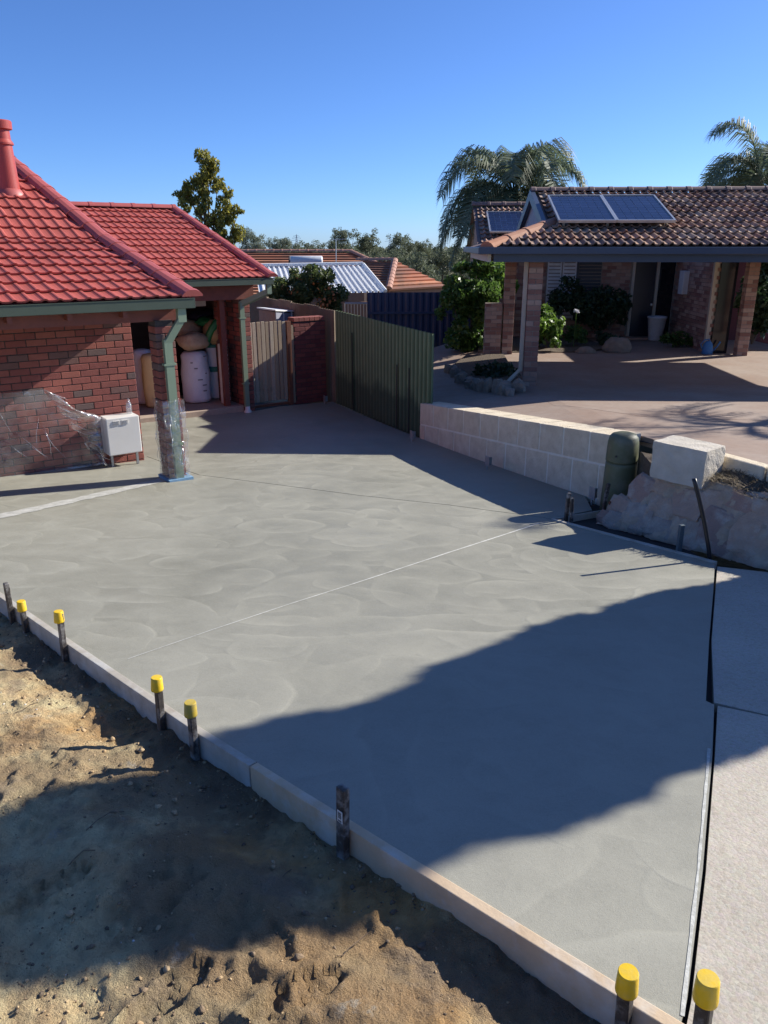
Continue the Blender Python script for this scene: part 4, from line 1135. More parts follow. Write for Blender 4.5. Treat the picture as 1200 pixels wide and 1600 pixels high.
mb.hexa([tuple(p) for p in rp] + [(p.x, p.y, p.z + .03) for p in rp]); mb.build('roof', 'roof_white', shed)

# limestone retaining wall of separate blocks
lime = thing('limestone_wall', lw(6.4, .1, .1), 'two course pale limestone block retaining wall along the slab', 'wall')
S0, S1 = 4.09, 8.75
def wt(s): return .625 + (s - S0) * (1.10 - .625) / (8.67 - S0)
def wb(s): return zs(lw(s, 0, 0).y) - .08
mb = MB(); n_ = 20; vv = []
for i in range(n_ + 1):
    s = S0 + .01 + (S1 - S0 - .02) * i / n_
    vv += [lw(s, .0075, wb(s)), lw(s, .0075, wt(s) - .006), lw(s, .342, wt(s) - .006), lw(s, .342, wb(s))]
ff = []
for i in range(n_):
    a = 4 * i; ff += [(a, a + 4, a + 5, a + 1), (a + 1, a + 5, a + 6, a + 2), (a + 2, a + 6, a + 7, a + 3)]
ff += [(0, 1, 2, 3), (4 * n_ + 3, 4 * n_ + 2, 4 * n_ + 1, 4 * n_)]
mb.add(vv, ff); mb.build('mortar_bed', 'lime_mortar', lime)
rr = random.Random(11)
def lime_block(s0, s1, zb0, zb1, zt0, zt1, top):
    mb = MB(); j = rr.uniform(-.003, .003); d0, d1 = j, .35
    mb.hexa([lw(s0, d0, zb0), lw(s1, d0, zb1), lw(s1, d1, zb1), lw(s0, d1, zb0), lw(s0, d0, zt0), lw(s1, d0, zt1), lw(s1, d1, zt1), lw(s0, d1, zt0)])
    o = mb.build('limestone_block', 'limestone', lime, bevel=.007)
s = S0
while s < S1 - .02:
    e = min(S1, s + .47)
    lime_block(s + .012, e - .014, wt(s) - .330, wt(e) - .330, wt(s), wt(e), True); s = e
s = S0; w0 = .2
while s < S1 - .02:
    e = min(S1, s + (w0 if s == S0 else .47))
    lime_block(s + .012, e - .014, wb(s), wb(e), wt(s) - .354, wt(e) - .354, False); s = e
# steel brackets at the foot of walls
def bracket(px, py, label):
    p = gp(px, py); t = thing('steel_bracket', p, label, 'bracket', 'galvanised post brackets along the walls')
    mb = MB(); mb.box((p.x, p.y, p.z + .11), (.10, .012, .13), L_YAW); mb.box((p.x + .03, p.y + .03, p.z + .10), (.012, .07, .11), L_YAW)
    mb.build('plate', 'steel', t)
    mb = MB(); mb.tube([(p.x, p.y - .01, p.z - .02), (p.x, p.y - .01, p.z + .06)], .012, 8); mb.build('stem', 'steel', t)
bracket(761, 733, 'grey steel bracket halfway along the limestone wall foot')
bracket(643, 690, 'grey steel bracket at the corner of fence and limestone wall')
bracket(924, 786, 'grey steel bracket at the limestone wall end by the green pillar')
bracket(507, 631, 'grey steel bracket at the foot of the plum garden wall')

# telecom pillar
pb_ = Vector((2.47, 7.72, zs(7.72) - .05))
pil = thing('telecom_pillar', pb_, 'olive green domed telecom pillar between limestone wall and rocks', 'pillar')
ph = height_at(pb_.y, 675) - pb_.z
mb = MB(); mb.lathe(tuple(pb_), [(.178, 0), (.168, ph * .30), (.160, ph * .60), (.158, ph * .645)], 28); mb.build('base', 'pedestal', pil, True)
mb = MB(); mb.lathe(tuple(pb_), [(.162, ph * .65), (.163, ph * .67), (.155, ph * .88), (.145, ph * .94), (.12, ph * .975), (.07, ph * .995), (.01, ph)], 28); mb.build('hood', 'pedestal', pil, True)
mb = MB(); mb.tube([(pb_.x - .10, pb_.y - .125, pb_.z + ph * .74), (pb_.x - .105, pb_.y - .135, pb_.z + ph * .74)], .012, 10); mb.build('lock', 'stake', pil)

# loose limestone block on the rocks
c0, c1 = Vector((2.49, 6.92, .955)), Vector((2.84, 6.51, .955))
bd_ = (c1 - c0).normalized(); bn_ = Vector((-bd_.y, bd_.x, 0))
cc = c0 + bd_ * .26 + bn_ * .17
bm = bmesh.new(); bmesh.ops.create_cube(bm, size=1); bmesh.ops.scale(bm, vec=(.52, .34, .345), verts=bm.verts)
bmesh.ops.subdivide_edges(bm, edges=bm.edges[:], cuts=6, use_grid_fill=True)
for v in bm.verts:
    q = v.co * 9; v.co += v.co.normalized() * (.008 * noise.noise(q) + .005 * noise.noise(q * 3))
    if abs(v.co.x) > .25 and abs(v.co.z) > .16: v.co *= .99
me = bpy.data.meshes.new('limestone_block'); bm.to_mesh(me); bm.free()
lb = link('limestone_block', me, None, (cc.x, cc.y, .955 + .172), (R(.5), R(.5), math.atan2(bd_.y, bd_.x)), 'lime_white')
setkeys(lb, 'single rough white limestone block resting on the pink rocks', 'stone block')

# rubble rock wall
rk = thing('rock_wall', gp(1060, 862), 'pink granite rubble and mortar rock wall under the white block', 'rock wall')
A0, A1 = gp(930, 812) , gp(1200, 884)
A0.z = 0; A1.z = 0
ad = (A1 - A0).normalized(); an = Vector((-ad.y, ad.x, 0))
def rk_h(u): 
    return .02 + .50 * min(1, max(0, u / .42)) ** .6 - .06 * max(0, u - .8)
def rk_pt(u, v, out=0):
    p = A0 + ad * u + an * (.05 + .30 * v - out)
    return Vector((p.x, p.y, zs(p.y - .3 * v) + rk_h(u) * v - .05 * (1 - v)))
V_ = []; F_ = []; nu, nv = 130, 30
for i in range(nu + 1):
    u = -.02 + 3.2 * i / nu
    for j in range(nv + 1):
        v = j / nv
        if v <= .75: p = rk_pt(u, v / .75, .012 + .045 * noise.noise((u * 5, v * 4, 2)) + .03 * noise.noise((u * 14, v * 9, 4)) + .015 * noise.noise((u * 30, v * 20, 6)))
        else: p = rk_pt(u, 1) + an * ((v - .75) / .25 * .30) + Vector((0, 0, .03 * noise.noise((u * 4, v * 7, 8)) - .5 * (v - .75) ** 1.2))
        V_.append(p)
for i in range(nu):
    for j in range(nv):
        a = i * (nv + 1) + j; F_.append((a, a + nv + 1, a + nv + 2, a + 1))
mb = MB(); mb.add(V_, F_); mb.build('mortar_body', 'rock_mortar', rk, True)
rr = random.Random(4)
def stone(c, s, rz, seed, parent, m='granite', name='stone', lean=0):
    bm = bmesh.new(); bmesh.ops.create_icosphere(bm, subdivisions=2, radius=1)
    for v in bm.verts:
        q = v.co.copy(); f = 1 + .38 * noise.noise(q * 1.4 + Vector((seed * 3.1, 0, 0))) + .12 * noise.noise(q * 3.5 + Vector((0, seed, 0)))
        q = Vector([math.copysign(abs(k) ** .55, k) for k in q])
        v.co = Vector((q.x * s[0], q.y * s[1], q.z * s[2])) * f
    me = bpy.data.meshes.new(name); bm.to_mesh(me); bm.free()
    return link(name, me, parent, c, (lean, 0, rz), m)
ryaw = math.atan2(ad.y, ad.x)
for (u, v, sx, sz_) in ((.16, .45, .12, .11), (.34, .72, .13, .12), (.40, .25, .15, .11), (.56, .80, .10, .10), (.62, .45, .11, .12), (.72, .16, .14, .09), (.84, .62, .15, .13), (.98, .22, .13, .12), (1.10, .66, .12, .12), (1.28, .32, .17, .15), (1.36, .80, .14, .08), (1.62, .38, .18, .16), (1.62, .85, .14, .08), (1.92, .45, .15, .18), (2.2, .4, .16, .17), (2.5, .45, .16, .17), (.22, .12, .12, .07), (.06, .2, .09, .06)):
    p = rk_pt(u, v, .0)
    stone(p, (sx * 1.3, .03, sz_ * 1.25), ryaw + rr.uniform(-.2, .2), rr.random() * 50, rk, lean=R(-28))
# dry garden strip above the rocks
def bed_fn(x, y):
    return 1.03 + .05 * noise.noise((x * 3, y * 3, 1)) + .02 * noise.noise((x * 9, y * 9, 2)) + .03 * (x - 3)
bp0 = A0 + ad * .35 + an * .36; bp1 = A0 + ad * 3.0 + an * .36
bed = cdt_sheet('garden_bed', [V2(bp0), V2(bp1), (5.2, 4.9), (4.25, 5.45), (3.46, 6.55), (3.18, 7.08), (2.98, 7.38), (2.62, 7.62)], bed_fn, 0, 'soil', .08, None, .3)
bed['kind'] = 'structure'

# ================================================================== FORMWORK, STAKES, CONDUIT
def form_board(name, pts, w, h, m, label, out, zoff=0, group='timber form boards around the slab'):
    """board standing along world points on the slab edge, thickness to the outside"""
    mb = MB(); vv = []; ff = []
    pts2 = []
    for i in range(len(pts) - 1):
        k = max(1, int((Vector((pts[i + 1].x - pts[i].x, pts[i + 1].y - pts[i].y))).length / .25))
        pts2 += [pts[i].lerp(pts[i + 1], q / k) for q in range(k)]
    pts2.append(pts[-1])
    for i, p in enumerate(pts2):
        t = pts2[min(i + 1, len(pts2) - 1)] - pts2[max(i - 1, 0)]; t.z = 0; t.normalize(); nn = Vector((t.y, -t.x, 0)) * out
        z = zs(p.y) + zoff + .002 * noise.noise((p.x * 3, p.y * 3, 0))
        j = .002 * noise.noise((p.x * 5, p.y * 5, 4))
        a = p + nn * .003; b = p + nn * (w + j)
        vv += [(a.x, a.y, z - h), (a.x, a.y, z), (b.x, b.y, z), (b.x, b.y, z - h)]
    n = len(pts2)
    for i in range(n - 1):
        a = 4 * i
        ff += [(a, a + 4, a + 5, a + 1), (a + 1, a + 5, a + 6, a + 2), (a + 2, a + 6, a + 7, a + 3), (a + 3, a + 7, a + 4, a)]
    ff += [(0, 1, 2, 3), (4 * n - 1, 4 * n - 2, 4 * n - 3, 4 * n - 4)]
    mb.add(vv, ff); o = mb.build(name, m, None, bevel=.003)
    return setkeys(o, label, 'board', group)
bdA = CORNER + bd2 * .35
midj = B1.lerp(CORNER, .18)
form_board('form_board', [BL, B0, B1, midj], .042, .15, 'timber_grey', 'slurry-whitened form board edging the far half of the slab by the sand', 1, .006)
form_board('form_board', [midj.lerp(CORNER, .004), CORNER, bdA], .042, .15, 'timber', 'raw pine form board edging the near half of the slab', 1, .006)
form_board('form_board', [gp(860, 811, .01), gp(1116, 879, .01)], .045, .13, 'timber_grey', 'grey timber form board at the foot of the pink rocks', -1, .012)
form_board('form_board', [gp(862, 810, .01), gp(944, 796, .01)], .02, .12, 'timber_grey', 'short form board beside the telecom pillar', 1, .012)
def line_xy(px, d):
    lo, hi = 0.0, S_TOT
    for _ in range(50):
        m_ = (lo + hi) / 2; q = board_pt(m_, d)
        if proj((q.x, q.y, zs(q.y)))[0] < px: lo = m_
        else: hi = m_
    return board_pt(lo, d)
def stake_mesh(h, w=.036, d=.03):
    mb = MB(); vv = []; n = 6
    for i in range(n + 1):
        z = -.25 + (h + .25) * i / n; k = 1 - .25 * max(0, (.1 - (z + .25)) / .1)
        q = .0025
        vv += [(-w / 2 * k + q * noise.noise((i, 1, h)), -d / 2 * k, z), (w / 2 * k, -d / 2 * k + q * noise.noise((i, 2, h)), z), (w / 2 * k + q * noise.noise((i, 3, h)), d / 2 * k, z), (-w / 2 * k, d / 2 * k, z)]
    ff = [(3, 2, 1, 0), (4 * n, 4 * n + 1, 4 * n + 2, 4 * n + 3)]
    for i in range(n):
        for k in range(4): ff.append((4 * i + k, 4 * i + (k + 1) % 4, 4 * i + 4 + (k + 1) % 4, 4 * i + 4 + k))
    mb.add(vv, ff); return mb
def stake(xy, zt, label, cap=True, worn=False, lean=(0, 0), yaw=.75, w=.036, m='stake', zb=None, group='formwork stakes'):
    zb = sand_h(Vector((xy[0], xy[1])), .1) if zb is None else zb
    t = thing('form_stake', (xy[0], xy[1], zb), label, 'stake', group)
    h = zt - zb - (.012 if cap else 0)
    me = stake_mesh(h, w).mesh('shaft'); o = link('shaft', me, t, (xy[0], xy[1], zb), (lean[0], lean[1], yaw), m)
    md = o.modifiers.new('bevel', 'BEVEL'); md.width = .003; md.segments = 1
    if cap:
        mb = MB(); ch = .068
        top = Matrix.Translation((xy[0], xy[1], zb)) @ Matrix.Rotation(lean[0], 4, 'X') @ Matrix.Rotation(lean[1], 4, 'Y') @ Vector((0, 0, h + .012))
        mb.lathe((0, 0, 0), [(.0288, -ch), (.0292, -ch + .006), (.0262, -.004), (.0245, 0), (.001, .0005)], 26)
        me = mb.mesh('safety_cap', True)
        c = link('safety_cap', me, t, top, (lean[0] * 1.5, lean[1] * 1.5 + .03, 0), 'yellow_worn' if worn else 'yellow')
        me.polygons.foreach_set('use_smooth', [len(p.vertices) == 4 and abs(p.normal.z) < .7 for p in me.polygons])
    return t
SD_ = .064
for (px, py, label, cap, worn, lean) in (
        (16, 911, 'bare dark stake nearest the left end of the form board', False, False, (0, 0)),
        (37, 939, 'short yellow capped stake next to the bare dark stake', True, False, (0, 0)),
        (98, 956, 'tall yellow capped stake with pale grey lower shaft', True, False, (-.03, 0)),
        (250, 1059, 'yellow capped stake left of the one with the dull cap', True, False, (-.02, 0)),
        (302, 1097, 'black stake with dull dusty yellow cap', True, True, (0, 0)),
        (535, 1231, 'bare stake with a small white barcode sticker', False, False, (-.02, 0)),
        (979, 1515, 'nearest left yellow capped stake against the pine form board', True, False, (.02, -.04)),
        (1094, 1528, 'nearest right yellow capped stake at the slab corner', True, False, (.0, -.04))):
    xy = line_xy(px, SD_); zt = height_at(xy.y, py)
    t = stake(xy, zt, label, cap, worn, lean, yaw=math.atan2(bd2.y, bd2.x), w=.044 if px == 535 else .036)
    if px == 535:
        zb_ = W[t.name].z; yw = math.atan2(bd2.y, bd2.x)
        nn = Vector((bd2.y, -bd2.x)); tz = zt - .10
        c = Vector((xy.x, xy.y, tz)) + Vector((nn.x, nn.y, 0)) * .018 + Vector((bd2.x, bd2.y, 0)) * .008
        mb = MB(); mb.box((c.x, c.y, c.z - .01), (.026, .0014, .05), yw); stc = mb.build('sticker', 'print_white', t)
        for k in range(7):
            mb = MB(); q = c + Vector((nn.x, nn.y, 0)) * .0012 + Vector((0, 0, .008 - k * .0042)); mb.box((q.x, q.y, q.z), (.018, .0008, .0016 + .001 * (k % 2)), yw); mb.build('barcode_bar', 'stake', stc)
        mb = MB(); mb.box((c.x + nn.x * .0012, c.y + nn.y * .0012, c.z - .028), (.018, .0008, .008), yw); mb.build('barcode_bar', 'stake', stc)
def rstake(px, pyb, pyt, label, cap=False, w=.04, lean=(0, 0), m='stake'):
    p = gp(px, pyb); zt = height_at(p.y, pyt); return stake((p.x, p.y), zt, label, cap, False, lean, .3, w, m, zs(p.y) - .05)
rstake(884, 812, 770, 'splintered dark stake pair at the board corner, leaning left one', lean=(.03, .02), w=.035)
rstake(893, 814, 778, 'shorter dark stake leaning against its twin at the board corner', lean=(0, -.05), w=.03)
rstake(940, 806, 755, 'thin black stake in front of the telecom pillar', lean=(.05, .08), w=.035)
rstake(953, 808, 783, 'rough stub of timber at the foot of the telecom pillar', w=.05, m='gate_post')
t = rstake(1060, 862, 820, 'blue-grey stake standing before the pink rocks', w=.045, m='bluegrey')
# black conduit
b_ = gp(1109, 874); pts = []
for k in range(13):
    q = k / 12; py = 874 - (874 - 748) * q; px = 1109 - 6 * math.sin(q * 1.2) - 19 * q ** 1.6
    y = b_.y + .02 * q; z = height_at(y, py); r_ = ray(px, py); pts.append(Vector((r_.x * y / r_.y, y, z)))
pts.insert(0, Vector((b_.x, b_.y, b_.z - .1)))
cd = MB(); cd.tube(pts, .017, 12); cdo = cd.build('black_conduit', 'conduit', None, True)
setkeys(cdo, 'bent black plastic conduit sticking up before the pink rocks', 'pipe')

# ================================================================== VEGETATION TOOLS
def leaf_faces(P, size, rng, aspect=.45, droop=0.0, updir=None):
    """diamond leaves at points P with random facing; numpy"""
    n = len(P)
    d = rng.normal(size=(n, 3)); d[:, 2] -= droop; d /= np.linalg.norm(d, axis=1)[:, None]
    e = rng.normal(size=(n, 3)); e -= (e * d).sum(1)[:, None] * d; e /= np.linalg.norm(e, axis=1)[:, None]
    s = size * rng.uniform(.6, 1.3, n)[:, None]
    a = P - d * s * .5; b = P + d * s * .5
    c = P + e * s * .5 * aspect; f = P - e * s * .5 * aspect
    V_ = np.stack([a, c, b, f], 1).reshape(-1, 3)
    return V_, np.arange(4 * n).reshape(n, 4)
def blob_points(blobs, n, rng, shell=.45, clump=0.0, nclump=0):
    w = np.array([b[1][0] * b[1][1] * b[1][2] for b in blobs]) ** .8; w /= w.sum()
    k = rng.choice(len(blobs), n, p=w)
    c = np.array([b[0] for b in blobs])[k]; r = np.array([b[1] for b in blobs])[k]
    u = rng.normal(size=(n, 3)); u /= np.linalg.norm(u, axis=1)[:, None]
    q = rng.uniform(0, 1, n) ** shell
    return c + u * r * q[:, None]
def foliage(name, blobs, n, size, m, parent, seed, aspect=.5, droop=0, shell=.4, ragged=.25):
    rng = np.random.default_rng(seed)
    sub = []
    for (c, r) in blobs:                        # break every mass into smaller tufts for an uneven outline
        k = 9
        for _ in range(k):
            u = rng.normal(size=3); u /= np.linalg.norm(u); q = rng.uniform(.35, .95)
            f = rng.uniform(.28, .5)
            sub.append((np.array(c) + u * np.array(r) * q, np.array(r) * f))
    P = blob_points(sub, n, rng, shell)
    V_, F_ = leaf_faces(P, size, rng, aspect, droop)
    c = V_.mean(0); me = mesh_np(name, V_ - c, F_)
    return link(name, me, parent, c, None, m)
def tree(name, base, h, blobs, n, size, m, label, cat, seed, group=None, trunk_r=.15, droop=.3, aspect=.45, trunk_top=.6, bark='bark', crown_name='crown'):
    t = thing(name, base, label, cat, group); b = Vector(base)
    mb = MB(); r_ = random.Random(seed)
    top = Vector((b.x + r_.uniform(-.1, .1) * h * .2, b.y, b.z + h * trunk_top))
    mb.tube([b - Vector((0, 0, .3)), b.lerp(top, .35) + Vector((r_.uniform(-.1, .1), 0, 0)), b.lerp(top, .7), top], [trunk_r, trunk_r * .8, trunk_r * .6, trunk_r * .35], 8)
    for (c, rr_) in blobs:
        q = r_.uniform(.35, .95); a = b.lerp(top, q); c = Vector(c)
        mb.tube([a, a.lerp(c, .5) + Vector((0, 0, -.05 * h * .3)), c], [trunk_r * .42, trunk_r * .25, trunk_r * .08], 5)
    mb.build('trunk', bark, t, True)
    foliage(crown_name, blobs, n, size, m, t, seed, aspect, droop)
    return t
def shrub(name, base, blobs, n, size, m, label, seed, cat='shrub', group=None, aspect=.5):
    t = thing(name, base, label, cat, group); b = Vector(base)
    mb = MB()
    for (c, r) in blobs:
        c = Vector(c); mb.tube([b, b.lerp(c, .5) + Vector((.02, .01, .03)), c], [.03, .02, .008], 5)
    mb.build('stems', 'bark', t)
    foliage('foliage', blobs, n, size, m, t, seed, aspect, .2)
    return t
def at(px, py, Y):
    d = ray(px, py); t = Y / d.y
    return Vector((d.x * t, Y, CAMZ + d.z * t))
def palm(name, base, trunk_h, trunk_r, nfr, flen, label, seed, elev=(-.5, 1.2), leaf=.45, dens=46, dead=0, lean=(0, 0), group='feathery palms'):
    t = thing(name, base, label, 'palm', group); b = Vector(base); r_ = random.Random(seed); rng = np.random.default_rng(seed)
    top = b + Vector((lean[0], lean[1], trunk_h))
    mb = MB(); mb.tube([b - Vector((0, 0, .3)), b.lerp(top, .4), b.lerp(top, .8), top, top + Vector((0, 0, .5))], [trunk_r * 1.15, trunk_r, trunk_r * .95, trunk_r * 1.15, trunk_r * .6], 12); mb.build('trunk', 'palm_trunk', t, True)
    for k in range(nfr):
        az = k * 2.39996 + r_.uniform(-.25, .25); el = elev[0] + (elev[1] - elev[0]) * ((k + .5) / nfr) + r_.uniform(-.1, .1)
        L = flen * r_.uniform(.85, 1.12); isdead = k < dead
        if isdead: el = -1.0
        # rachis: rises then arches over and droops
        p = top + Vector((0, 0, .35)); dirv = Vector((math.cos(az) * math.cos(el), math.sin(az) * math.cos(el), math.sin(el))); pts = [p.copy()]; N = 16
        for i in range(N):
            dirv.z -= (.07 + .17 * (i / N)) * (1.25 if el > .2 else .75); dirv.normalize(); p = p + dirv * (L / N); pts.append(p.copy())
        fr = MB(); fr.tube(pts, [.035 * (1 - .85 * i / N) for i in range(N + 1)], 5)
        nl = dens
        side0 = Vector((-math.sin(az), math.cos(az), 0))
        for q in range(nl):
            s = .12 + .88 * q / nl; i = min(N - 1, int(s * N)); f = s * N - i
            o_ = pts[i].lerp(pts[i + 1], f); tg = (pts[i + 1] - pts[i]).normalized()
            ll = leaf * L / 3 * (math.sin(math.pi * (.12 + .80 * s)) ** .6) * r_.uniform(.8, 1.15)
            for sd in (-1, 1):
                up_ = tg.cross(side0 * sd).normalized() * sd
                dv = (side0 * sd * 1.0 + tg * .75 + Vector((0, 0, r_.uniform(-.35, .55)))).normalized()
                e1 = o_ + dv * ll * .5; dv2 = (dv + Vector((0, 0, -1.3))).normalized(); e2 = e1 + dv2 * ll * .55
                wv = tg * (.012 * L / 3 + .006)
                fr.add([o_ - wv, o_ + wv, e1 + wv, e1 - wv, e2], [(0, 1, 2, 3), (3, 2, 4)])
        fr.build('frond', 'lf_palm_dead' if isdead else 'lf_palm', t)
    return t

# ================================================================== NEIGHBOUR'S HOUSE
nh = thing('tiled_brick_house', nw(3, 7, .69), 'brown brick house with mottled terracotta roof and deep carport', 'house')
PN = R(17.8); GY, GZn = -.42, 2.985
runN = 3.05; RY, RZ = GY + runN, GZn + runN * math.tan(PN); lenN = runN / math.cos(PN)
XR = 7.2; XG = .25; XL = -.86
hz = (XG - XL) * math.tan(PN)
BYE = 4.75; BZE = RZ - (BYE - RY) * math.tan(PN)
mb = MB()
mb.add([nw(XL, GY, GZn), nw(XR, GY, GZn), nw(XR, RY, RZ), nw(XG, RY, RZ), nw(XG, GY + (XG - XL), GZn + hz), nw(XR, BYE, BZE), nw(XG, BYE, BZE), nw(XL, BYE, GZn), nw(XG, BYE, GZn + .02), nw(XG, BYE, BZE)],
       [(0, 1, 2, 3, 4), (2, 5, 9, 3), (0, 4, 9, 7)])
nroof = mb.build('roof', 'cap_nb', nh)
mb = MB(); mb.add([nw(XG - .004, GY + (XG - XL), GZn + hz - .02), nw(XG - .004, RY, RZ - .02), nw(XG - .004, BYE, BZE - .02), nw(XG - .004, BYE, GZn + .1)], [(0, 1, 2, 3)]); mb.build('gable_cladding', 'gable_clad', nh)
for (ya, za, yb, zb_) in ((GY + (XG - XL) - .12, GZn + hz - .02, RY, RZ + .02), (BYE, BZE - .02, RY, RZ + .02)):
    mb = MB(); mb.hexa([nw(XG - .10, ya, za - .14), nw(XG - .02, ya, za - .14), nw(XG - .02, yb, zb_ - .14), nw(XG - .10, yb, zb_ - .14), nw(XG - .10, ya, za + .05), nw(XG - .02, ya, za + .05), nw(XG - .02, yb, zb_ + .05), nw(XG - .10, yb, zb_ + .05)]); mb.build('bargeboard', 'fascia_blue', nh)
skl = (XG - XL) / math.cos(PN)
def nleft(u):
    y = u * math.cos(PN)
    return XL + y + .05 if y < (XG - XL) else XG
ins = roof_plane(nw, N_YAW, GY - .02, GZn, PN, lenN, nleft, lambda u: XR, TN, TNh, gauge=.305, seed=8)
scatter_parts('tile', ins, None, nroof, 300, 'tile_field')
capping(nw, [(XG - .05, RY, RZ + .06), (XR, RY, RZ + .06)], 'cap_nb', nroof, 'ridge_cap', .12, .06, .36)
capping(nw, [(XL + .02, GY + .02, GZn + .02), (XG + .24, GY + (XG - XL) + .24, GZn + hz + .10)], 'cap_orange', nroof, 'hip_cap', .125, .07, .45)
# gutter, fascia, soffit
for (x0, x1, y0, y1) in ((XL - .02, XR, GY - .14, GY - .0), (XL - .14, XL, GY - .14, BYE)):
    mb = MB(); mb.box(((x0 + x1) / 2, (y0 + y1) / 2, GZn - .055), (x1 - x0, y1 - y0, .11), 0, nw); mb.build('gutter', 'fascia_blue', nh, bevel=.01)
mb = MB(); mb.box(((XL + XR) / 2 + .06, GY + .045, GZn - .17), (XR - XL - .12, .05, .12), 0, nw); mb.build('fascia', 'fascia_blue', nh)
mb = MB(); mb.box((XL + .05, (GY + BYE) / 2, GZn - .17), (.05, BYE - GY, .12), 0, nw); mb.build('fascia', 'cream', nh)
mb = MB(); mb.add([nw(XL + .08, GY + .08, GZn - .12), nw(XR, GY + .08, GZn - .12), nw(XR, BYE - .05, GZn - .12), nw(XL + .08, BYE - .05, GZn - .12)], [(0, 1, 2, 3)]); mb.build('soffit', 'cream', nh)
# brick posts
for (x, y) in ((0, 0), (0.02, 4.2), (5.22, 4.2), (6.6, 0.0)):
    pp = core_box('post', nw, N_YAW, x - .107, x + .107, y - .107, y + .107, .66, GZn - .12, 'mortar_nb', nh)
    scatter_parts('brick', brick_post(nw, N_YAW, x, y, .68, GZn - .125, 'brick_nb'), None, pp)
# pale downpipe on the front post
dpo = MB()
dpo.box((-.155, .02, 1.88), (.065, .065, 1.9), 0, nw)
a_, b2_ = nw(-.155, .02, .96), nw(-.40, -.05, .72)
dpo.tube([a_, a_.lerp(b2_, .3), b2_], .036, 8)
dpo.build('downpipe', 'cream', nh)
# low brick pier wall beside the back post
lwp = core_box('low_wall', nw, N_YAW, -.50, -.13, 4.1, 4.3, .5, 1.80, 'mortar_nb', nh)
scatter_parts('brick', brick_wall(nw, N_YAW, -.50, -.13, 4.095, .60, 1.80, lwp, 'brick_nb'), None, lwp)
# house walls behind the carport: joined brickwork in the shade
WY = 7.5
core_box('front_wall', nw, N_YAW, -.4, 12, WY + .01, WY + .25, .4, 3.0, 'mortar_nb', nh)
fw = brick_wall(nw, N_YAW, -.4, 5.0, WY, .62, 2.9, nh, 'brick_nb', cuts=((1.30, 2.72, 1.1, 2.9), (3.46, 4.60, .6, 2.75)))
o = join_instances(fw).build('front_bricks', None, nh); o.data.materials.append(MT['brick_nb']); o['kind'] = 'stuff'
def nside(a, y, z): return nw(5.0 - y, WY - a, z)      # wing wall seen from its left, running toward the viewer
core_box('wing_wall', nw, N_YAW, 4.612, 4.85, 4.6, 7.5, .5, 2.95, 'mortar_nb', nh)
sw_ = []
for r in range(26):
    for k in range(13):
        a0 = k * .24 - (.12 if r % 2 else 0); p = nw(4.65, 4.62 + a0 + .115, .66 + r * BRK + .043)
        if 4.55 < 4.62 + a0 + .1 < 7.45: sw_.append((brick_mesh(.23, .11, 'brick_nb'), Matrix.Translation(p) @ Matrix.Rotation(N_YAW + math.pi / 2, 4, 'Z')))
o = join_instances(sw_).build('wing_bricks', None, nh); o.data.materials.append(MT['brick_nb']); o['kind'] = 'stuff'
core_box('wing_wall', nw, N_YAW, 4.87, 12, 7.2, 7.4, .5, 2.95, 'brick_dark', nh)
# windows with white shutters, dark blinds, door and sidelight
def panel(name, x0, x1, z0, z1, y, d, m, parent=nh):
    mb = MB(); mb.box(((x0 + x1) / 2, y, (z0 + z1) / 2), (x1 - x0, d, z1 - z0), 0, nw); return mb.build(name, m, parent)
wdw = panel('window', 1.30, 2.70, 1.15, 2.88, WY + .03, .02, 'glass_dark')
for (x0, x1) in ((1.32, 1.68), (1.71, 2.06)):
    for k in range(19): panel('shutter_slat', x0 + .03, x1 - .03, 1.20 + k * .088, 1.262 + k * .088, WY - .01, .02, 'shutter', wdw)
    for x in (x0, x1 - .03): panel('shutter_stile', x, x + .03, 1.15, 2.88, WY - .006, .03, 'shutter', wdw)
for k in range(20): panel('blind_slat', 2.13, 2.70, 1.18 + k * .085, 1.245 + k * .085, WY - .005, .012, 'blind', wdw)
panel('window_frame', 2.06, 2.12, 1.15, 2.88, WY, .05, 'blind', wdw)
dr_ = panel('door', 3.57, 4.10, .72, 2.74, WY + .02, .05, 'door')
panel('door_frame', 3.49, 3.56, .68, 2.78, WY, .09, 'cream', dr_); panel('door_frame', 4.11, 4.18, .68, 2.78, WY, .09, 'cream', dr_); panel('sidelight', 4.19, 4.58, .72, 2.74, WY + .02, .03, 'glass_dark', dr_)
panel('door_step', 3.4, 4.6, .60, .74, WY - .2, .4, 'brick_nb', dr_)
mb = MB(); mb.lathe(tuple(nw(4.06, WY - .04, 1.55)), [(.03, -.03), (.035, 0), (.03, .03)], 12); mb.build('door_knob', 'alu', dr_)
mb = MB(); mb.lathe(tuple(nw(3.55, 6.6, 2.66)), [(.02, .2), (.03, .1), (.07, .06), (.07, 0), (.02, -.02)], 12); mb.build('porch_lamp', 'shutter', nh)
mb = MB(); mb.box((4.53, 6.55, 2.15), (.14, .34, .55), 0, nw); mb.build('meter_box', 'shutter', nh, bevel=.01)
mb = MB(); mb.box((4.58, 4.57, 1.72), (.10, .10, 2.2), 0, nw); mb.build('door_frame', 'cream', nh)
mb = MB(); mb.box((4.84, 4.5, 1.72), (.36, .05, 2.2), 0, nw); mb.build('flyscreen', 'glass_dark', nh)
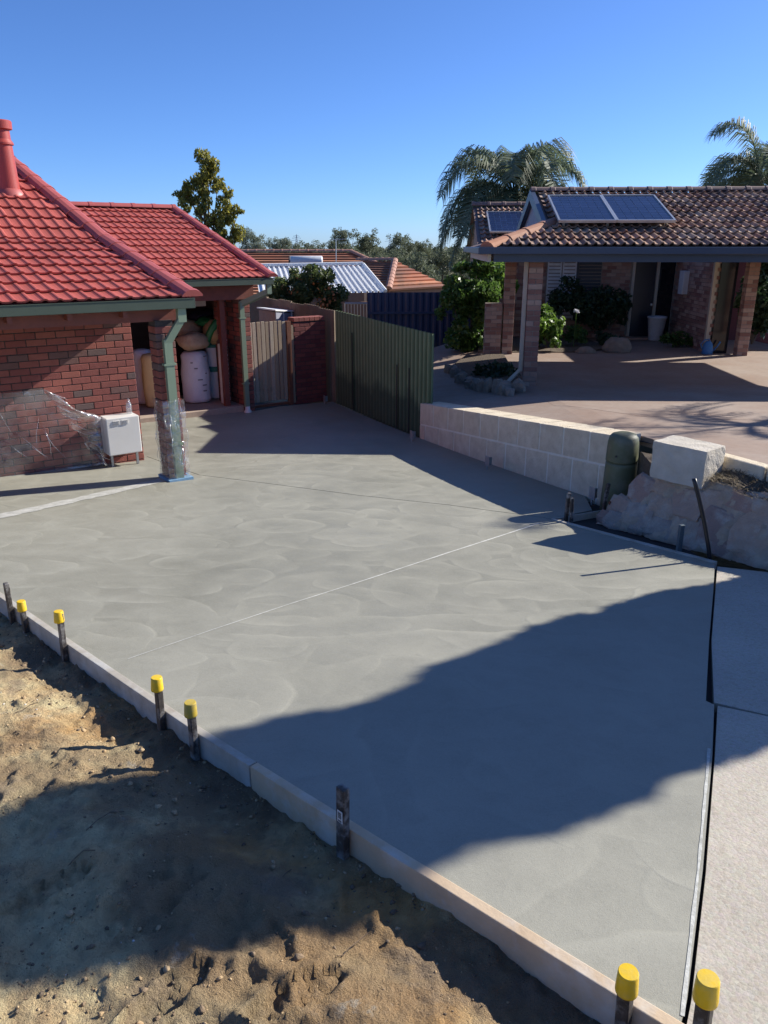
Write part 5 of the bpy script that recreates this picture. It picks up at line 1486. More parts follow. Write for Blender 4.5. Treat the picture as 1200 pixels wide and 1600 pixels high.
# main roof at the back with its left gable
P0 = R(20); y0m, z0m = 6.7, 2.95; runm = 3.0
mb = MB(); mb.add([nw(-.55, y0m, z0m), nw(11, y0m, z0m), nw(11, y0m + runm, z0m + runm * math.tan(P0)), nw(-.55, y0m + runm, z0m + runm * math.tan(P0)), nw(11, y0m + 2 * runm, z0m), nw(-.55, y0m + 2 * runm, z0m)], [(0, 1, 2, 3), (3, 2, 4, 5)])
r2 = mb.build('roof', 'cap_nb', nh)
ins = roof_plane(nw, N_YAW, y0m, z0m, P0, runm / math.cos(P0), lambda u: -.55, lambda u: 1.6, TN, TNh, gauge=.31, seed=12)
o = join_instances(ins).build('tile_field', 'tile_nb', r2); o['kind'] = 'stuff'
capping(nw, [(-.55, y0m + runm, z0m + runm * math.tan(P0) + .06), (2.0, y0m + runm, z0m + runm * math.tan(P0) + .06)], 'cap_nb', r2, 'ridge_cap', .13, .08, .4)
mb = MB(); mb.add([nw(-.42, y0m + .1, .4), nw(-.42, y0m + 2 * runm, .4), nw(-.42, y0m + 2 * runm, z0m), nw(-.42, y0m + runm, z0m + runm * math.tan(P0) - .03), nw(-.42, y0m + .1, z0m)], [(0, 1, 2, 3, 4)]); mb.build('gable_wall', 'brick_nb', nh)
# solar panels (each lifts off the roof)
cellm = box_mesh('cell', (.138, .142, .003)); cellm.materials.append(MT['cell'])
def solar(x, y, z, pitch, label, cols=6, rows=10, raise_=.10):
    Mx = Matrix.Translation(nw(x, y, z)) @ Matrix.Rotation(N_YAW, 4, 'Z') @ Matrix.Rotation(pitch, 4, 'X')
    wd, ht = cols * .148 + .05, rows * .150 + .05
    t = thing('solar_panel', nw(x, y, z), label, None); t.parent = nh; t.location = nw(x, y, z) - W[nh.name]
    e = Mx.to_euler()
    mb = MB()
    for (c, d) in (((0, -ht / 2, 0), (wd, .03, .045)), ((0, ht / 2, 0), (wd, .03, .045)), ((-wd / 2, 0, 0), (.03, ht, .045)), ((wd / 2, 0, 0), (.03, ht, .045))): mb.box(c, d)
    link('frame', mb.mesh('frame'), t, Mx.translation, e, 'alu')
    mb = MB(); mb.box((0, 0, -.004), (wd - .02, ht - .02, .012)); link('backsheet', mb.mesh('backsheet'), t, Mx.translation, e, 'cell_back')
    for i in range(cols):
        for j in range(rows):
            p = Mx @ Vector(((i - (cols - 1) / 2) * .148, (j - (rows - 1) / 2) * .150, .006)); link('cell', cellm, t, p, e)
    for sx in (-1, 1):
        for sy in (-1, 1):
            mb = MB(); mb.box((sx * (wd / 2 - .1), sy * (ht / 2 - .15), -.09), (.04, .04, .16)); link('mounting_leg', mb.mesh('mounting_leg'), t, Mx.translation, e, 'alu')
def roof_z(y): return GZn + (y - GY) * math.tan(PN)
ym = 1.06
solar(.86, ym, roof_z(ym) + .17, PN, 'left of two solar panels side by side on the carport roof')
solar(1.83, ym, roof_z(ym) + .17, PN, 'right of two solar panels side by side on the carport roof')
yb = y0m + 1.35
solar(.25, yb, z0m + 1.35 * math.tan(P0) + .16, P0, 'lone solar panel on the small roof behind the bargeboard')

# garden of the neighbour
def NB(px, py, Y): return at(px, py, Y)
b_ = gp(735, 560, -.1, lambda y: .6)
hy = 18.6
hb = [(at(735, 440, hy), (.75, .8, .42)), (at(705, 470, hy), (.45, .6, .55)), (at(755, 478, hy), (.6, .6, .6)), (at(715, 520, hy), (.5, .5, .55)), (at(760, 530, hy), (.5, .5, .5)), (at(745, 415, hy + .2), (.45, .4, .25))]
shrub('hedge_bush', (at(735, 550, hy).x, hy, .45), [(tuple(c), r) for c, r in hb], 11000, .12, 'lf_hedge', 'big rounded dark green bush left of the carport', 21, aspect=.55)
gy_ = 19.4
for i, (px, py, Y, r, n, sz_, m, lab, sd) in enumerate((
        (856, 505, 18.6, (.38, .4, .55), 1500, .14, 'lf_bright', 'bright sunlit leafy shrub right of the front carport post', 31),
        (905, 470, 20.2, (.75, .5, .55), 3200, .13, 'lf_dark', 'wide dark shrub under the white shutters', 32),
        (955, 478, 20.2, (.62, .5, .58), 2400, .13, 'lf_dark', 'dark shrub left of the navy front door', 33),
        (900, 522, 19.0, (.32, .3, .22), 700, .10, 'lf_hedge', 'low green clump between bright shrub and boulder', 34),
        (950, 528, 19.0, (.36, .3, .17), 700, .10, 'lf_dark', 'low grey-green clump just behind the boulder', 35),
        (1062, 528, 18.9, (.5, .35, .2), 900, .09, 'lf_hedge', 'flowering ground cover along the wing wall', 36),
        (780, 430, 19.6, (.45, .4, .6), 1400, .13, 'lf_bright', 'leafy shrub glimpsed between the two left posts', 37),
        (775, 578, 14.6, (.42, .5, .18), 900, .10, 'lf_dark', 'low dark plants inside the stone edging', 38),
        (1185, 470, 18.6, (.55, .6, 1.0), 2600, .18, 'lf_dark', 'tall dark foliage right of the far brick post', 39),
        (868, 535, 17.9, (.16, .15, .12), 200, .08, 'lf_bright', 'tiny bright seedling at the edge of the garden bed', 40))):
    c = at(px, py, Y); shrub('garden_shrub', (c.x, Y, c.z - r[2]), [(tuple(c), r), ((c.x + r[0] * .4, c.y, c.z - r[2] * .3), tuple(k * .7 for k in r)), ((c.x - r[0] * .4, c.y, c.z - r[2] * .2), tuple(k * .7 for k in r))], n, sz_, MT[m], lab, sd, group='shrubs in the neighbour garden')
# agapanthus head on a stalk
c = at(900, 488, 18.8); ag = thing('agapanthus', (c.x, 18.8, .7), 'single pale flower head on a thin stalk before the dark shrubs', 'flower')
mb = MB(); mb.tube([(c.x, 18.8, .6), (c.x + .01, 18.8, c.z)], .01, 6); mb.build('stalk', 'lf_hedge', ag)
foliage('flower_head', [((c.x, 18.8, c.z + .03), (.09, .09, .06))], 160, .05, 'white_flower', ag, 3)
c = at(965, 540, 18.0); blob('boulder', (c.x, 18.0, .80), (.33, .25, .22), 'boulder', 'grey-brown boulder at the corner of the garden bed', 'boulder', 5, .25)
c = at(915, 545, 17.8); blob('boulder', (c.x, 17.8, .72), (.22, .15, .11), 'boulder', 'flat small boulder left of the large boulder', 'boulder', 8, .25)
gb = cdt_sheet('garden_bed', [V2(nw(.15, 4.35, 0)), V2(nw(1.8, 4.45, 0)), V2(nw(2.6, 5.1, 0)), V2(nw(2.4, 7.5, 0)), V2(nw(-.4, 7.5, 0)), V2(nw(-.6, 4.6, 0))], lambda x, y: .70 + .04 * noise.noise((x * 2, y * 2, 0)) + .02, 0, 'soil', .12, None, .2); gb['kind'] = 'structure'
c = at(1026, 505, 20.2)
pt = thing('plant_pot', (c.x, 20.2, .70), 'tall white tapered pot beside the navy front door', 'pot')
mb = MB(); mb.lathe((c.x, 20.2, .70), [(.15, 0), (.17, .03), (.23, .55), (.245, .56), (.245, .60), (.22, .60), (.21, .52), (.01, .51)], 24); mb.build('bowl', 'pot', pt, True)
mb = MB(); mb.lathe((c.x, 20.2, 1.20), [(.205, 0), (.2, .03), (.01, .035)], 20); mb.build('soil', 'soil', pt, True)
c = at(1107, 535, 17.6)
wc = thing('watering_can', (c.x, 17.6, .69), 'blue plastic watering can by the far brick post', 'watering can')
mb = MB(); mb.lathe((c.x, 17.6, .69), [(.11, 0), (.12, .02), (.10, .22), (.06, .27), (.05, .29), (.01, .29)], 18); mb.build('tank', 'bluecan', wc, True)
mb = MB(); mb.tube([(c.x + .10, 17.6, .74), (c.x + .2, 17.58, .86), (c.x + .25, 17.57, .97)], [.022, .017, .025], 8); mb.build('spout', 'bluecan', wc, True)
mb = MB(); mb.tube([(c.x - .1, 17.6, .78), (c.x - .17, 17.6, .9), (c.x - .1, 17.6, 1.0), (c.x, 17.6, 1.02), (c.x + .05, 17.6, .96)], .013, 7); mb.build('handle', 'bluecan', wc, True)
# stone edging round the planter left of the front post
ed = thing('stone_edging', (1.9, 14.2, .6), 'rough upright stone edging of the planter left of the carport post', 'edging')
epts = [gp(702, 570, 0, zn), gp(715, 583, 0, zn), gp(735, 596, 0, zn), gp(765, 605, 0, zn), gp(800, 612, 0, zn), gp(818, 606, 0, zn)]
rr = random.Random(9); k = 0
for i in range(len(epts) - 1):
    n_ = max(1, int((epts[i + 1] - epts[i]).length / .17))
    for q in range(n_):
        p = epts[i].lerp(epts[i + 1], q / n_) + Vector((rr.uniform(-.06, .06), rr.uniform(-.06, .06), 0)); stone((p.x, p.y, znx(p.x, p.y) + .05), (rr.uniform(.06, .13), rr.uniform(.05, .09), rr.uniform(.07, .2)), rr.uniform(0, 3), rr.random() * 40, ed, 'boulder')
so_ = cdt_sheet('planter_soil', [V2(p) for p in epts] + [V2(nw(-.1, 3.6, 0)), V2(nw(-.9, 4.0, 0))], lambda x, y: znx(x, y) + .07, 0, 'soil', .2, ed)

# ================================================================== BEYOND
bf = thing('blue_fence', (.6, 21.5, -.6), 'navy blue steel sheet fence behind the bush', 'fence')
def bw(s, d, z): return Vector((-.45 + s, 21.5 + d + .06 * s, z))
zt_ = at(620, 457, 21.5).z; zm_ = at(620, 489, 21.5).z
corrugated(bw, 0, 3.4, .0, lambda s: zm_ + .02, lambda s: zt_, bf, 'fence_blue', pitch=.19, amp=.016, width=.78, trap=True)
mb = MB(); mb.box((1.7, -.03, zm_), (3.4, .06, .06), 0, bw); mb.build('rail', 'fence_blue', bf)
corrugated(bw, 0, 3.4, .02, lambda s: -.7, lambda s: zm_ - .01, bf, 'fence_blue', pitch=.19, amp=.016, width=.78, trap=True)
# pale metal balustrade left of the blue fence
bal = thing('metal_balustrade', at(560, 500, 22), 'pale grey metal balustrade left of the navy fence', 'railing')
a_, c_ = at(539, 474, 22), at(578, 474, 22); zb_ = at(560, 497, 22).z
mb = MB(); mb.tube([a_, c_], .022, 6); mb.build('rail', 'alu', bal)
mb = MB(); mb.tube([(a_.x, a_.y, zb_), (c_.x, c_.y, zb_)], .018, 6); mb.build('rail', 'alu', bal)
for k in range(9):
    p = a_.lerp(c_, k / 8); mb = MB(); mb.tube([(p.x, p.y, zb_ - (.5 if k in (0, 8) else 0)), (p.x, p.y, p.z)], .013 if k not in (0, 8) else .025, 6); mb.build('baluster', 'alu', bal)
# bush with orange flowers behind the fence
fy = 23.0
fbl = [(at(450, 455, fy), (.5, .5, .4)), (at(485, 447, fy), (.65, .6, .5)), (at(520, 460, fy), (.42, .5, .45)), (at(470, 435, fy + .3), (.4, .4, .25)), (at(500, 480, fy), (.6, .5, .5)), (at(435, 475, fy), (.5, .5, .4)), (at(515, 430, fy), (.16, .16, .2))]
fbsh = shrub('flowering_bush', (at(480, 520, fy).x, fy, -.9), [(tuple(c), tuple(k * 1.18 for k in r)) for c, r in fbl], 14000, .12, 'lf_bush', 'dark bush dotted with orange flowers behind the brown fence', 51)
foliage('blossom', [(tuple(c - Vector((0, .35, 0))), tuple(k * .8 for k in r)) for c, r in fbl[:5]], 130, .09, 'flower', fbsh, 52, .9)

# far houses: eave / ridge corners by pixel at a chosen distance
def far_roof(name, P, ridge, label, m='roof_far', wall_drop=2.6, tiles=True, hipcap=True):
    """P: front-left eave, front-right eave, back-right eave, back-left; ridge: two points"""
    t = thing(name, (P[0].x, P[0].y, P[0].z - wall_drop), label, 'house')
    mb = MB(); mb.add([*P, *ridge], [(0, 1, 5, 4), (1, 2, 5), (2, 3, 4, 5), (3, 0, 4)]); rf_ = mb.build('roof', m, t)
    # tile courses as stepped strips on the two slopes that show
    def courses(a, b, c, d, step=.33):
        L = ((a + b) / 2 - (c + d) / 2).length; n = int(L / step); nn = (b - a).cross(d - a).normalized()
        if nn.z < 0: nn = -nn
        q = MB()
        for i in range(n):
            e0, e1 = a.lerp(d, i / n), b.lerp(c, i / n); f0, f1 = a.lerp(d, (i + 1) / n), b.lerp(c, (i + 1) / n)
            q.hexa([e0, e1, f1, f0, e0 + nn * .09, e1 + nn * .09, f1 + nn * .02, f0 + nn * .02])
        o_ = q.build('tile_courses', m, rf_); o_['kind'] = 'stuff'
    if tiles: courses(P[0], P[1], ridge[1], ridge[0]); courses(P[1], P[2], ridge[1], ridge[1] + (P[1] - P[2]) * .001)
    I_ = lambda x, y, z: Vector((x, y, z))
    capping(I_, [tuple(ridge[0] + Vector((0, 0, .1))), tuple(ridge[1] + Vector((0, 0, .1)))], 'cap_pink', rf_, 'ridge_cap', .14, .09, .45)
    if hipcap: capping(I_, [tuple(P[1] + Vector((0, 0, .12))), tuple(ridge[1] + Vector((0, 0, .1)))], 'cap_pink', rf_, 'hip_cap', .14, .09, .45)
    ctr = sum(P, Vector()) / 4; wp = [p.lerp(ctr, .06) for p in P]; z = P[0].z
    mb = MB(); mb.hexa([(p.x, p.y, z - wall_drop) for p in wp] + [(p.x, p.y, z - .02) for p in wp]); mb.build('wall', 'wall_far', t)
    return t
# house A: long ridge at the back
e0, e1 = at(330, 462, 38), at(690, 462, 38); r0, r1 = at(360, 395, 42.5), at(548, 395, 42.5)
far_roof('tiled_house', [e0, e1, Vector((e1.x, 47, e1.z)), Vector((e0.x, 47, e0.z))], [r0, r1], 'far terracotta roofed house with a long ridge and white tank')
# house B: nearer hip roof on the right
e0, e1 = at(560, 470, 33), at(618, 468, 33.5)
Pc = [at(540, 468, 34.5), at(607, 458, 32.5), at(700, 452, 35.5), at(600, 452, 41)]
zz = at(607, 455, 32.5).z
Pc = [Vector((p.x, p.y, zz)) for p in Pc]
rA, rB = at(560, 409, 38.2), at(617, 409, 36.4)
far_roof('tiled_house', Pc, [rA, rB], 'terracotta hip roofed house right of the white metal roof', hipcap=True)
# white patio roof with standing ribs
wr_ = thing('patio_roof', at(500, 470, 30), 'white ribbed metal patio roof behind the flowering bush', 'roof')
a_, b_, c_, d_ = at(405, 459, 29), at(602, 457, 29), at(567, 415, 32.5), at(398, 418, 32.5)
mb = MB(); nn = 22
for k in range(nn):
    p0, p1 = a_.lerp(b_, k / nn), a_.lerp(b_, (k + .72) / nn); q0, q1 = d_.lerp(c_, k / nn), d_.lerp(c_, (k + .72) / nn); p2, q2 = a_.lerp(b_, (k + 1) / nn), d_.lerp(c_, (k + 1) / nn); u_ = Vector((0, 0, .055))
    mb = MB(); mb.add([p0, p1, q1, q0, p1 + u_, q1 + u_, p2 + u_, q2 + u_, p2, q2], [(0, 1, 2, 3), (1, 4, 5, 2), (4, 6, 7, 5), (6, 8, 9, 7)]); mb.build('roof_rib', 'roof_white', wr_)
mb = MB(); mb.tube([d_ + Vector((0, 0, .08)), c_ + Vector((0, 0, .08))], .07, 8); mb.build('ridge_flashing', 'roof_white', wr_)
mb = MB(); mb.tube([c_ + Vector((.02, 0, .06)), b_ + Vector((.02, 0, .06))], .06, 8); mb.build('barge_flashing', 'roof_white', wr_)
for p in (a_, b_, c_.lerp(b_, .1)):
    mb = MB(); mb.box((p.x, p.y + .3, p.z - 1.2), (.09, .09, 2.4)); mb.build('post', 'alu', wr_)
mb = MB(); mb.box(((a_.x + b_.x) / 2, a_.y + .3, a_.z - 1.3), (b_.x - a_.x, .1, 2.0)); mb.build('screen_wall', 'wall_far', wr_)
# solar hot-water tank
c0, c1 = at(453, 413, 40), at(504, 413, 40)
tk = thing('solar_water_tank', (c0 + c1) / 2, 'white cylindrical solar hot water tank on the far tiled roof', 'water tank')
ax = (c1 - c0).normalized(); pts = [c0 + ax * .0, c0 + ax * .04, c1 - ax * .04, c1]
mb = MB(); mb.tube([p + Vector((0, 0, .12)) for p in pts], [.25, .28, .28, .25], 16); mb.build('tank', 'tank', tk, True)
mb = MB(); mb.tube([c0 + Vector((-.03, 0, .12)), c0 + Vector((.05, 0, .12))], .285, 16); mb.build('end_cap', 'stake', tk, True)
for k in (.3, .7):
    p = c0.lerp(c1, k); mb = MB(); mb.box((p.x, p.y, p.z - .2), (.06, .5, .2)); mb.build('cradle', 'alu', tk)
# antenna
b_ = at(525, 412, 37.5); t_ = at(525, 373, 37.5)
an_ = thing('tv_antenna', b_, 'thin television antenna mast above the white metal roof', 'antenna')
mb = MB(); mb.tube([b_ - Vector((0, 0, .6)), t_], .022, 6); mb.build('mast', 'alu', an_)
a_, c_ = at(516, 375, 37.5), at(539, 373.5, 37.5)
mb = MB(); mb.tube([a_, c_], .016, 5); bo = mb.build('boom', 'alu', an_)
for k in range(7):
    p = a_.lerp(c_, k / 6); mb = MB(); mb.tube([p + Vector((0, -.28, 0)), p + Vector((0, .28, 0))], .01, 4); mb.build('element', 'alu', bo)
c_ = at(686, 417, 45)

# trees
ty = 27.0
tb = [(at(322, 262, ty), (.45, .5, .62)), (at(308, 290, ty), (.55, .5, .42)), (at(340, 290, ty), (.42, .4, .38)), (at(290, 300, ty), (.36, .35, .35)), (at(285, 322, ty), (.36, .4, .3)), (at(320, 320, ty), (.6, .6, .5)), (at(350, 318, ty), (.45, .4, .4)), (at(345, 345, ty), (.55, .5, .42)), (at(374, 328, ty), (.26, .25, .24)), (at(358, 302, ty), (.2, .2, .24)), (at(310, 350, ty), (.7, .6, .5)), (at(365, 372, ty), (.5, .5, .6)), (at(335, 385, ty), (.8, .7, .6)), (at(325, 242, ty), (.2, .2, .3)), (at(278, 305, ty), (.16, .16, .16))]
tree('olive_tree', (at(325, 400, ty).x, ty, -1.1), 6.8, [(tuple(c), tuple(k * .82 for k in r)) for c, r in tb], 10000, .14, 'lf_tree', 'yellow green upright tree rising behind the red roof', 'tree', 61, trunk_r=.11, droop=1.1, trunk_top=.93, aspect=.4)
py_ = 26.0
pb0 = at(795, 292, py_)
palm('feather_palm', (pb0.x, py_, -1.0), pb0.z + 1.0 - .6, .17, 32, 3.05, 'larger feathery palm rising behind the solar panels', 71, elev=(-.5, 1.3), leaf=.95, dens=110, dead=1, lean=(.15, 0))
pb1 = at(1185, 285, 27)
palm('feather_palm', (pb1.x, 27, -.9), pb1.z + .9 - .2, .15, 18, 2.6, 'feathery palm at the right edge beyond the roof ridge', 72, elev=(-.2, 1.3), leaf=.95, dens=90)
c = at(1160, 283, 31); shrub('round_treetop', (c.x, 31, 0), [(tuple(c), (1.0, .8, .5)), (tuple(c - Vector((0, 0, 1.2))), (1.3, 1, 1.2))], 3000, .2, 'lf_dark', 'dark rounded treetop below the right edge palm', 73, 'tree')
for i, (px, py, wpx, Y, m, lab) in enumerate((
        (388, 358, 40, 60, 'lf_grey', 'grey green tree right beside the yellow green tree'),
        (404, 380, 26, 48, 'lf_grey', 'silvery shrubby tree touching the red roof hip'),
        (432, 366, 36, 85, 'lf_grey', 'pale wispy gum left of the lattice pylon'),
        (455, 380, 40, 130, 'lf_gum', 'low distant treetop behind the long tiled ridge'),
        (495, 379, 38, 120, 'lf_gum', 'small rounded treetop left of the antenna mast'),
        (478, 384, 36, 150, 'lf_gum', 'low hazy treetop below the pylon'),
        (520, 376, 36, 110, 'lf_gum', 'dark treetop right behind the antenna mast'),
        (541, 358, 36, 90, 'lf_gum', 'tall dark gum just right of the antenna'),
        (575, 360, 44, 92, 'lf_gum', 'tall spreading gum centre of the far tree line'),
        (560, 380, 60, 80, 'lf_gum', 'broad olive gum low above the tiled roofs'),
        (598, 385, 46, 100, 'lf_gum', 'olive treetop between the two taller gums'),
        (632, 367, 46, 90, 'lf_gum', 'tall rounded gum right of centre in the tree line'),
        (656, 376, 34, 95, 'lf_gum', 'smaller rounded gum beside the tall right one'),
        (612, 392, 50, 75, 'lf_gum', 'low dark tree right above the hip roof'),
        (660, 394, 60, 72, 'lf_gum', 'broad low tree behind the hip roof house'),
        (692, 384, 50, 105, 'lf_gum', 'rounded gum left of the big bush'),
        (722, 388, 50, 110, 'lf_gum', 'treetop seen over the big bush'),
        (742, 384, 30, 140, 'lf_gum', 'distant treetop next to the neighbour gable'))):
    c = at(px, py + wpx * .28, Y); k = wpx * Y / 1200; gz = terrain_z(c.x, Y); r_ = random.Random(i)
    bl = [((c.x + r_.uniform(-.35, .35) * k, Y + r_.uniform(-.3, .3) * k, c.z + r_.uniform(-.25, .12) * k), (k * r_.uniform(.26, .4), k * .4, k * r_.uniform(.2, .32))) for _ in range(6)]
    bl += [((c.x + r_.uniform(-.4, .4) * k, Y, c.z - k * .5), (k * .42, k * .4, k * .4)) for _ in range(2)]
    tree('gum_tree', (c.x, Y, gz), c.z - gz, bl, 4500, k * .062, m, lab, 'tree', 100 + i, group='trees on the far skyline', trunk_r=.02 * k + .1, droop=.4, trunk_top=.85)
# far woodland closing the horizon
rng = np.random.default_rng(5)
n = 5200; ang = rng.uniform(-.75, .75, n); dist = rng.uniform(170, 420, n)
X = np.sin(ang) * dist; Yy = np.cos(ang) * dist
tp = np.array([noise.noise((a * 14, 0, 2)) * 1.2 + noise.noise((a * 45, 3, 2)) * .6 for a in ang])
Z = -8 + rng.uniform(0, 1, n) ** .6 * (9.6 + tp * 1.2)
P = np.stack([X, Yy, Z], 1)
V_, F_ = leaf_faces(P, 3.6, rng, .75)
wo = link('woodland', mesh_np('woodland', V_, F_), None, (0, 0, 0), None, 'lf_gum')
setkeys(wo, 'low olive woodland closing the horizon', 'woodland', kind='stuff')
# lattice pylons on the skyline
for (px, pyt, pyb, Y, lab) in ((464, 366, 392, 420, 'steel lattice power pylon above the long tiled ridge'), (609, 368, 392, 600, 'faint far pylon right of the tall gums'), (695, 374, 392, 650, 'faintest pylon beside the palm frond tips')):
    b_, t_ = at(px, pyb, Y), at(px, pyt, Y); H_ = t_.z - b_.z; py3 = thing('power_pylon', (b_.x, Y, b_.z - 6), lab, 'pylon', 'pylons on the skyline')
    mb = MB(); w = H_ * .16
    for (sx, sy) in ((-1, -1), (1, -1), (1, 1), (-1, 1)): mb.tube([(b_.x + sx * w, Y + sy * w, b_.z - 6), (b_.x + sx * w * .25, Y + sy * w * .25, b_.z + H_ * .6), (b_.x, Y, t_.z)], H_ * .018, 4)
    for k in range(5):
        z0_, z1_ = b_.z + H_ * .12 * k, b_.z + H_ * .12 * (k + 1); w0_, w1_ = w * (1 - .15 * k), w * (1 - .15 * (k + 1))
        mb.tube([(b_.x - w0_, Y - w0_, z0_), (b_.x + w1_, Y - w1_, z1_)], H_ * .010, 4); mb.tube([(b_.x + w0_, Y - w0_, z0_), (b_.x - w1_, Y - w1_, z1_)], H_ * .010, 4)
    mb.build('lattice', 'pylon', py3)
    for k, q in ((.62, .34), (.76, .28), (.88, .2)):
        mb = MB(); mb.tube([(b_.x - H_ * q, Y, b_.z + H_ * k), (b_.x, Y, b_.z + H_ * (k + .04)), (b_.x + H_ * q, Y, b_.z + H_ * k)], H_ * .014, 4); mb.build('cross_arm', 'pylon', py3)

# ================================================================== TREES OUT OF FRAME THAT SHADE THE SLAB
hs_ = Vector((SDIR.x, SDIR.y, 0)).normalized(); wp_ = Vector((-hs_.y, hs_.x, 0)); tanE = math.tan(SUN_EL)
UT = 8.6                                      # distance of the conifer along the sun's bearing
def shadow_uw(p): return p.dot(hs_), p.dot(wp_)
upper = [gp(1300, 872), gp(1125, 900), gp(1050, 915), gp(960, 942), gp(900, 955), gp(840, 975), gp(780, 988), gp(710, 1020), gp(650, 1050), gp(620, 1062), gp(575, 1090), gp(500, 1108), gp(440, 1118), gp(390, 1127), gp(320, 1140), gp(120, 1225, -.12), gp(0, 1268, -.12), gp(-200, 1335, -.12)]
lower = [gp(1400, 1110), gp(1200, 1180), gp(1110, 1215), gp(1040, 1245), gp(960, 1280), gp(920, 1298), gp(880, 1318), gp(830, 1330), gp(760, 1345), gp(700, 1365), gp(620, 1450, -.12), gp(560, 1478, -.12), gp(460, 1485, -.12), gp(380, 1500, -.12), gp(320, 1530, -.12), gp(150, 1545, -.12), gp(0, 1552, -.12), gp(-200, 1575, -.12)]
def prof(pts):
    a = sorted([((UT - shadow_uw(p)[0]) * tanE + p.z, shadow_uw(p)[1]) for p in pts]); return np.array([q[0] for q in a]), np.array([q[1] for q in a])
uz, uw_ = prof(upper); lz, lw_ = prof(lower)
rng = np.random.default_rng(77)
ztop = max(uz.max(), lz.max()) + 1.6
zbot = 1.25
n = 42000
Z = rng.uniform(zbot, ztop, n)
rag = np.array([.10 * noise.noise((z * 2.1, 0, 1)) + .07 * noise.noise((z * 5.5, 0, 2)) for z in Z])
hi = np.interp(Z, uz, uw_) + rag; lo = np.interp(Z, lz, lw_) + .5 * rag
taper = np.clip((ztop - Z) / 1.8, 0, 1) ** .7
mid = (hi + lo) / 2; hw_ = (hi - lo) / 2 * taper
tq = rng.uniform(-1, 1, n); edge = .09
Wc = mid + (hw_ - edge) * np.sign(tq) * np.abs(tq) ** .85
dep = np.sqrt(np.clip(1 - tq ** 2, .03, 1)) * np.maximum(.35, hw_) * rng.uniform(-1, 1, n) * .9
P = np.stack([hs_.x * (UT + dep) + wp_.x * Wc, hs_.y * (UT + dep) + wp_.y * Wc, Z + dep * tanE], 1)
keep = np.array([noise.noise((q[0] * 2.2, q[1] * 2.2, q[2] * 2.2)) > -.42 + (.22 if q[2] < 3.2 else 0) for q in P])
P = P[keep]
V_, F_ = leaf_faces(P, .17, rng, .6, -.6)
ground_t = hs_ * UT + wp_ * float(mid.mean()); gz_ = terrain_z(ground_t.x, ground_t.y)
cy = thing('columnar_conifer', (ground_t.x, ground_t.y, gz_), 'dense columnar conifer standing right of the old driveway, out of view', 'tree')
c = V_.mean(0); link('crown', mesh_np('crown', V_ - c, F_), cy, c, None, 'lf_cypress')
mb = MB(); mb.tube([(ground_t.x, ground_t.y, gz_ - .2), (ground_t.x, ground_t.y, zbot + 1.2), (ground_t.x, ground_t.y, ztop - .6)], [.22, .17, .05], 10); mb.build('trunk', 'bark', cy, True)
pp_ = hs_ * 15.0 + wp_ * 6.1
palm('feather_palm', (pp_.x, pp_.y, terrain_z(pp_.x, pp_.y)), 5.0 - terrain_z(pp_.x, pp_.y), .15, 13, 2.6, 'feathery palm standing right of the neighbour paving, out of view', 75, elev=(-.35, 1.2), leaf=.6, dens=26)

# ================================================================== SMALL GROUND DETAIL
def clods(name, pts, smin, smax, m, seed):
    rng = np.random.default_rng(seed)
    bm = bmesh.new(); bmesh.ops.create_icosphere(bm, subdivisions=1, radius=1); base = np.array([v.co[:] for v in bm.verts]); tri = np.array([[v.index for v in f.verts] for f in bm.faces]); bm.free()
    Vs, Fs = [], []
    for i, p in enumerate(pts):
        s = smin * (smax / smin) ** (rng.uniform() ** 2.2); q = base * (1 + rng.uniform(-.5, .5, (len(base), 1))) * np.array([1, rng.uniform(.6, 1), rng.uniform(.45, .8)]) * s
        a = rng.uniform(0, 6.28); ca, sa = math.cos(a), math.sin(a); q = np.stack([q[:, 0] * ca - q[:, 1] * sa, q[:, 0] * sa + q[:, 1] * ca, q[:, 2]], 1)
        Vs.append(q + np.array(p) + np.array([0, 0, s * .15])); Fs.append(tri + len(base) * i)
    return link(name, mesh_np(name, np.concatenate(Vs), np.concatenate(Fs)), None, (0, 0, 0), None, m)
rr = random.Random(21); pts = []
while len(pts) < 3000:
    s = rr.uniform(1.0, S_TOT - 1.5); d = rr.uniform(.03, 3.0); p = board_pt(s, d)
    if noise.noise((p.x * 1.6, p.y * 1.6, 40)) + .6 * math.exp(-((d - .15) / .2) ** 2) < rr.uniform(-.05, .45): continue
    pts.append((p.x, p.y, sand_h(p, d) + print_h(p.x, p.y)))
extra = []
while len(extra) < 9000:
    s = rr.uniform(2.5, S_TOT - 1.5); d = rr.uniform(.02, 2.4); p = board_pt(s, d)
    if noise.noise((p.x * 3.1, p.y * 3.1, 80)) < rr.uniform(-.2, .35): continue
    extra.append((p.x, p.y, sand_h(p, d) + print_h(p.x, p.y)))
setkeys(clods('soil_crumbs', extra, .002, .007, 'clod', 5), 'fine crumbs of sand and soil strewn over the dug ground', 'soil', kind='stuff')
setkeys(clods('soil_clods', pts, .004, .017, 'clod', 1), 'crumbled clods of sandy soil scattered over the dug ground', 'soil', kind='stuff')
pts = []
while len(pts) < 240:
    s = rr.uniform(1.0, S_TOT - 1.5); d = rr.uniform(.02, 2.4); p = board_pt(s, d)
    if noise.noise((p.x * 1.9, p.y * 1.9, 60)) < rr.uniform(.0, .4): continue
    pts.append((p.x, p.y, sand_h(p, d) + print_h(p.x, p.y)))
setkeys(clods('concrete_crumbs', pts, .003, .013, 'pebble', 2), 'pale crumbs of spilt concrete and gravel on the sand', 'gravel', kind='stuff')
mb = MB()
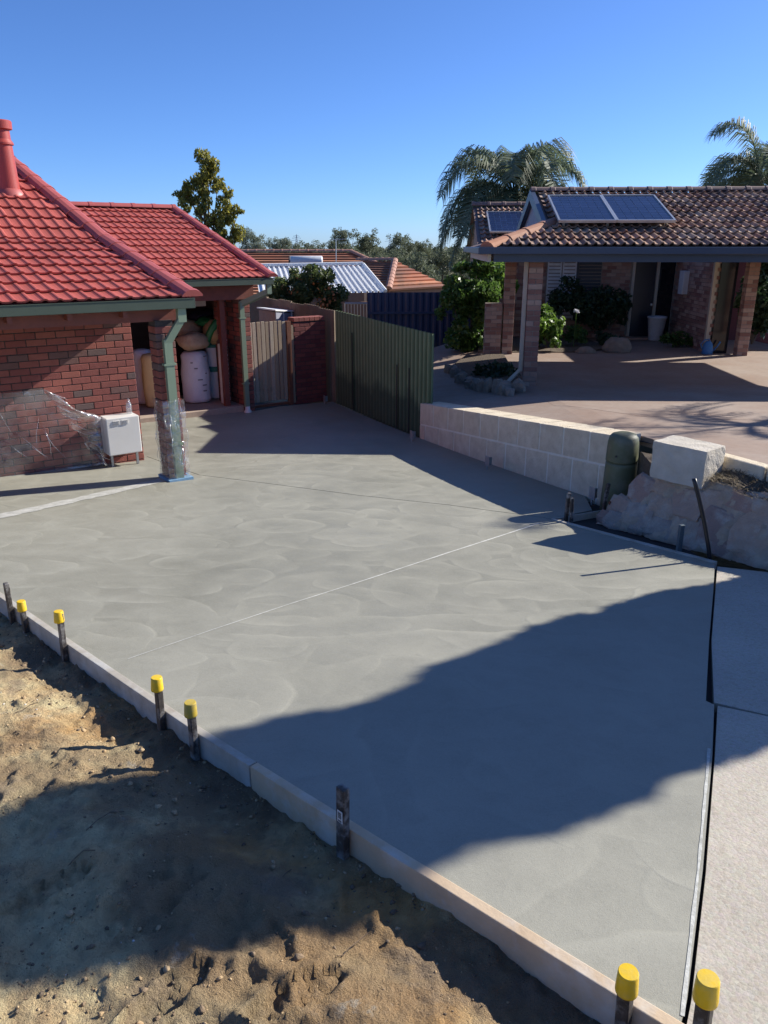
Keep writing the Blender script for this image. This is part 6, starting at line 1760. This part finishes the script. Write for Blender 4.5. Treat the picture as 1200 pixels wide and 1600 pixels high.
for k in range(70):                            # roots and straws
    s = rr.uniform(2.0, S_TOT - 2); d = rr.uniform(.1, 2.2); p = board_pt(s, d); a = rr.uniform(0, 6.28); L = rr.uniform(.03, .14)
    q = [Vector((p.x + math.cos(a + .4 * math.sin(i)) * L * i / 4, p.y + math.sin(a + .3 * i) * L * i / 4, 0)) for i in range(5)]
    for v in q: v.z = sand_h(Vector((v.x, v.y)), d) + .006
    mb.tube(q, .0018, 4)
o = mb.build('root_litter', 'twig'); setkeys(o, 'thin dry roots and straws lying on the sand', 'roots', kind='stuff')
# dead grass and twigs in the strip above the rocks
mb = MB()
for k in range(5200):
    u = rr.uniform(.45, 2.6); v = rr.uniform(.26, 1.15); p = A0 + ad * u + an * v
    z = bed_fn(p.x, p.y); a = rr.uniform(0, 6.28); L = rr.uniform(.03, .13); h = rr.uniform(0, .06)
    e = Vector((p.x + math.cos(a) * L, p.y + math.sin(a) * L, z + h)); w = Vector((-math.sin(a), math.cos(a), 0)) * .004
    b_ = Vector((p.x, p.y, z)); mb.add([b_ - w, b_ + w, e], [(0, 1, 2)])
o = mb.build('dead_grass', 'deadgrass'); setkeys(o, 'dry dead grass and twigs on the bed above the rocks', 'dead grass', kind='stuff')
# limestone kerb pieces along the edge of the neighbour's paving
kb = thing('limestone_kerb', (3.2, 6.95, 1.0), 'row of worn limestone kerb stones edging the paving above the rocks', 'kerb')
kp = [Vector((2.95, 7.36, 0)), Vector((3.14, 7.03, 0)), Vector((3.42, 6.5, 0)), Vector((4.2, 5.4, 0)), Vector((4.9, 4.95, 0))]
for i in range(len(kp) - 1):
    n_ = max(1, int((kp[i + 1] - kp[i]).length / .4))
    for q in range(n_):
        a, b = kp[i].lerp(kp[i + 1], (q + .02) / n_), kp[i].lerp(kp[i + 1], (q + .98) / n_); c = (a + b) / 2; d = b - a
        mb = MB(); mb.box((c.x - .05, c.y - .04, zn(c.y) - .06), (d.length, .13, .16), math.atan2(d.y, d.x)); mb.build('kerb_stone', 'limestone', kb, bevel=.015)
